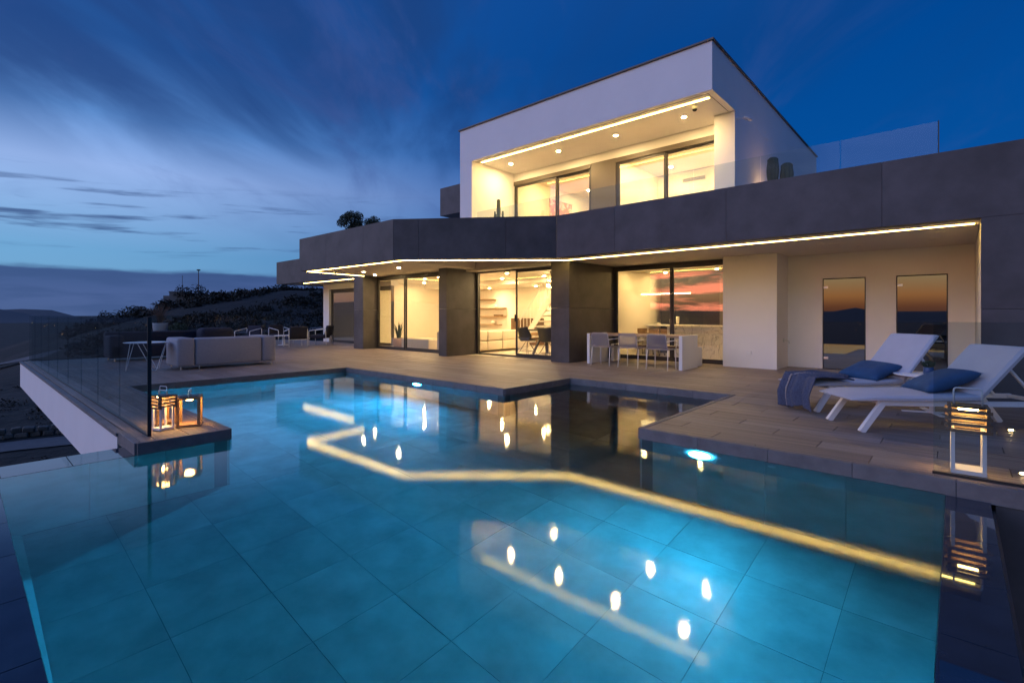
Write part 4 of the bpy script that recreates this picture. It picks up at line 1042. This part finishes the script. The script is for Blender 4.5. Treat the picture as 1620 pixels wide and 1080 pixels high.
for l_, rz, lb in (((-9.45, 11.25, .002), R(80), 'shell chair on the near left side of the indoor dining table'), ((-8.65, 11.20, .002), R(95), 'shell chair on the near right side of the indoor dining table'), ((-9.3, 12.7, .002), R(-88), 'shell chair on the far left side of the indoor dining table'), ((-8.5, 12.72, .002), R(-95), 'shell chair on the far right side of the indoor dining table')): shell_chair(l_, rz, lb)
t = thing('pendant_lamp', 'cluster pendant with glowing globes over the indoor dining table', 'lamp', (-9.0, 11.9, 2.479))
B().lathe([(.10, -.03), (.10, 0)], 20).build('canopy', 'black', t)
for k, (dx, dy, L_) in enumerate(((-.25, .1, .35), (.1, -.15, .42), (.3, .15, .55), (-.05, .25, .7), (.2, .0, .25))):
    B().tube([(0, 0, -.03), (dx, dy, -.06), (dx, dy, -L_)], .003, 5).build('cord', 'black', t); B().lathe([(.004, -L_ - .10), (.04, -L_ - .085), (.052, -L_ - .05), (.04, -L_ - .012), (.01, -L_)], 16, (dx, dy)).build('globe', 'lamp_pendant', t, True)
# kitchen
t = thing('kitchen_island', 'white veined marble kitchen island behind the terrace glass', 'counter', (-5.0, 13.75, .002)); B().box(-1.05, .9, -.45, .45, .0, .86).build('body', 'marble', t); B().box(-1.08, .92, -.48, .48, .862, .90).build('worktop', 'marble', t)
t = thing('tall_cabinets', 'row of glossy black tall kitchen cabinets', 'cabinet', (-6.05, 15.0, .002))
for k in range(4): B().box(-.88 + k * .455, -.43 + k * .455, -.25, .28, .06, 2.36).build('door', 'cabinet_black', t)
B().box(-.9, .96, -.22, .28, 0, .058).build('plinth', 'black', t)
t = thing('linear_pendant', 'thin linear pendant light hanging in the kitchen', 'lamp', (-6.25, 13.6, 2.479)); B().box(-.10, .10, -.03, .03, -.03, 0).build('canopy', 'black', t); B().box(-.75, .75, -.02, .02, -.68, -.65).build('bar', 'white_metal', t); B().box(-.74, .74, -.015, .015, -.686, -.681).build('diffuser', 'lamp_pendant', t)
for s in (-1, 1): B().tube([(s * .08, 0, -.03), (s * .45, 0, -.65)], .002, 4).build('cord', 'black', t)
t = thing('breakfast_bar', 'thin white breakfast bar in the kitchen behind the terrace chairs', 'table', (-6.55, 14.3, .002)); B().box(-.55, .75, -.3, .3, .86, .90).build('top', 'white_metal', t); B().box(-.5, -.44, -.25, .25, 0, .86).build('leg', 'white_metal', t); B().box(.66, .72, -.25, .25, 0, .86).build('leg', 'white_metal', t)
for k in range(4):
    t = thing('bar_stool', ['first', 'second', 'third', 'fourth'][k] + ' wooden bar stool from the left under the breakfast bar', 'stool', (-6.95 + k * .36, 13.75, .002), group='bar stools in the kitchen')
    auto_smooth(cush(B(), -.16, .16, -.17, .17, .60, .66, .02).build('seat', 'wood', t)); B().grid(lambda u, v: (-.16 + .32 * u, -.17 - .03 * math.sin(u * 3.14), .66 + .13 * v), 6, 2).build('backrest', 'wood', t)
    for sx_ in (-1, 1):
        for sy in (-1, 1): B().tube([(sx_ * .12, sy * .12, .6), (sx_ * .17, sy * .18, 0)], .009, 6).build('leg', 'black', t)
for k, (x_, y_, r_, h_) in enumerate(((-6.35, 14.25, .05, .16), (-6.2, 14.35, .045, .24), (-6.75, 14.2, .09, .04))):
    o = B().lathe([(r_ * .8, 0), (r_, h_ * .5), (r_, h_), (r_ * .9, h_), (r_ * .85, h_ * .2)], 18).build('jar', 'ceramic', None, True, (x_, y_, .903)); tag(o, ['short pale jar on the breakfast bar', 'tall pale jar on the breakfast bar', 'flat dish on the breakfast bar'][k], 'jar')
B().box(-7.15, -6.2, 15.27, 15.295, 0, 2.1).build('inner_door', 'ceramic', house)
o = B().box(-10.278, -10.25, 13.4, 14.7, 4.25, 5.12).build('painting', 'painting'); tag(o, 'colourful abstract painting on the wall of the left upper room', 'painting')
# air vents upstairs
for x0, x1 in ((-6.15, -5.45),):
    t = thing('air_vent', 'slim grey air vent on the back wall of the right upper room', 'vent', (x0, 14.585, 5.15))
    B().box(0, x1 - x0, -.02, .015, 0, .12).build('frame', 'ceramic', t)
    for k in range(4): B().box(.02, x1 - x0 - .02, -.03, -.021, .015 + k * .026, .030 + k * .026).build('slat', 'bronze', t)
# bedroom furniture low in the lit rooms is hidden by the parapet

# ================================================================== HILLSIDE
def bush_mesh(seed, n, sz):
    b = B(); rnd = random.Random(seed)
    for k in range(7): leaf_cloud(b, (rnd.uniform(-.5, .5), rnd.uniform(-.5, .5), rnd.uniform(.2, .75)), .45, .45, .38, n // 7, sz, .2, seed * 13 + k)
    return b.mesh('crown', 'scrub')
bm_ = [bush_mesh(k, 420, .11) for k in range(3)]
tk = B().tube([(0, 0, -.4), (.03, 0, .2), (-.02, .02, .6)], [.07, .06, .03], 6).mesh('trunk', 'bark')
def pol(th, r): return (-math.sin(th) * r, math.cos(th) * r)
def tree(th, r, sc, label, k=0):
    x_, y_ = pol(th, r); t = thing('tree', label, 'tree', (x_, y_, ground_h(x_, y_)), k * 1.7, 'dark trees on the hill crest'); t.scale = (sc * 1.25, sc * 1.25, sc)
    ob('crown', bm_[k % 3], t); ob('trunk', tk, t); return t
tree(1.302, 146, 3.3, 'rounded dark tree beside the small building on the hill', 1)
tree(1.234, 150, 2.4, 'dark tree on the hill right of the lamp post', 0)
tree(1.160, 150, 2.2, 'dark bushy tree on the hill crest left of the house', 2)
tree(1.405, 140, 2.6, 'dark shrub tree low on the left end of the hill', 1)
tree(1.375, 138, 2.2, 'second dark shrub tree on the left end of the hill', 2)
tree(1.345, 140, 2.4, 'wide dark shrub tree left of the small building', 0)
sc_b = B(); rnd = random.Random(3)
vs_, fs_ = [], []
for k in range(2600):
    th = rnd.uniform(.95, 1.46); r = 55 + 105 * rnd.random() ** .7
    x_, y_ = pol(th, r)
    if noise.noise((x_ * .03, y_ * .03, 6.)) < -.12: continue
    h = ground_h(x_, y_); s = rnd.uniform(.5, 1.3) * (1.2 if r > 110 else .8)
    for q in range(22):
        c = Vector((x_ + rnd.gauss(0, .5) * s, y_ + rnd.gauss(0, .5) * s, h + abs(rnd.gauss(.25, .35)) * s)); a = Vector((rnd.uniform(-1, 1), rnd.uniform(-1, 1), rnd.uniform(-.6, 1))).normalized() * .26 * s; e = a.orthogonal().normalized() * .14 * s
        i = len(vs_); vs_ += [c - a, c + e, c + a, c - e]; fs_.append((i, i + 1, i + 2, i + 3))
for k in range(900):
    x_, y_ = rnd.uniform(-60, -24), rnd.uniform(-14, 14)
    if abs(x_ + 33) < 4.2 and y_ < 10: continue
    if x_ > -26 and y_ > 3: continue
    if noise.noise((x_ * .1, y_ * .1, 2.)) < -.05: continue
    h = ground_h(x_, y_); s = rnd.uniform(.25, .6)
    for q in range(16):
        c = Vector((x_ + rnd.gauss(0, .5) * s, y_ + rnd.gauss(0, .5) * s, h + abs(rnd.gauss(.2, .3)) * s)); a = Vector((rnd.uniform(-1, 1), rnd.uniform(-1, 1), rnd.uniform(-.6, 1))).normalized() * .2 * s; e = a.orthogonal().normalized() * .1 * s
        i = len(vs_); vs_ += [c - a, c + e, c + a, c - e]; fs_.append((i, i + 1, i + 2, i + 3))
me = bpy.data.meshes.new('scrub'); me.from_pydata([tuple(v) for v in vs_], [], fs_); me.materials.append(MATS['scrub']); o = ob('scrub', me); o['kind'] = 'stuff'; o['label'] = 'dark low scrub covering the hillside'; o['category'] = 'scrub'
x_, y_ = pol(1.318, 148); t = thing('small_building', 'small pale stone building on the hill beside the dark tree', 'building', (x_, y_, ground_h(x_, y_) - .3), 1.32)
B().box(-2.2, 2.2, -1.6, 1.6, 0, 2.6).build('wall', 'stucco_far', t); B().box(-3.4, -2.205, -1.4, 1.2, 0, 1.7).build('annex', 'stucco_far', t); B().box(-2.35, 2.35, -1.75, 1.75, 2.602, 2.75).build('roof', 'stucco_far', t)
x_, y_ = pol(1.292, 144); t = thing('street_lamp', 'thin street lamp on the hill above the dark tree', 'street lamp', (x_, y_, ground_h(x_, y_)))
B().tube([(0, 0, 0), (0, 0, 6.6)], [.12, .08], 8).build('pole', 'black', t); B().lathe([(.1, 6.6), (.42, 6.75), (.42, 6.95), (.1, 7.0)], 12).build('lamp_head', 'black', t)
x_, y_ = pol(1.315, 150); t = thing('utility_pole', 'thin antenna pole left of the street lamp on the hill', 'pole', (x_, y_, ground_h(x_, y_))); B().tube([(0, 0, 0), (0, 0, 6.6)], [.07, .05], 6).build('pole', 'black', t); B().bar((-.4, 0, 6.2), (.4, 0, 6.2), .06, .06).build('crossarm', 'black', t)

# scattered lights of the town down in the valley
vs_, fs_ = [], []; rnd = random.Random(11)
for k in range(90):
    an = rnd.uniform(3.0, 4.75); r = rnd.uniform(1400, 3800); c = Vector((r * math.cos(an), r * math.sin(an), -43 + rnd.uniform(0, 3))); s = r * .00042 * rnd.uniform(.6, 1.2); i = len(vs_)
    vs_ += [c + Vector(d_) * s for d_ in ((1, 0, 0), (-1, 0, 0), (0, 1, 0), (0, -1, 0), (0, 0, 1), (0, 0, -1))]; fs_ += [tuple(i + q for q in f) for f in ((0, 2, 4), (2, 1, 4), (1, 3, 4), (3, 0, 4), (2, 0, 5), (1, 2, 5), (3, 1, 5), (0, 3, 5))]
me = bpy.data.meshes.new('town_lights'); me.from_pydata([tuple(v) for v in vs_], [], fs_); me.materials.append(MATS['far_lamp']); o = ob('town_lights', me); o['kind'] = 'stuff'; o['label'] = 'scattered distant town lights in the dark valley'; o['category'] = 'lights'
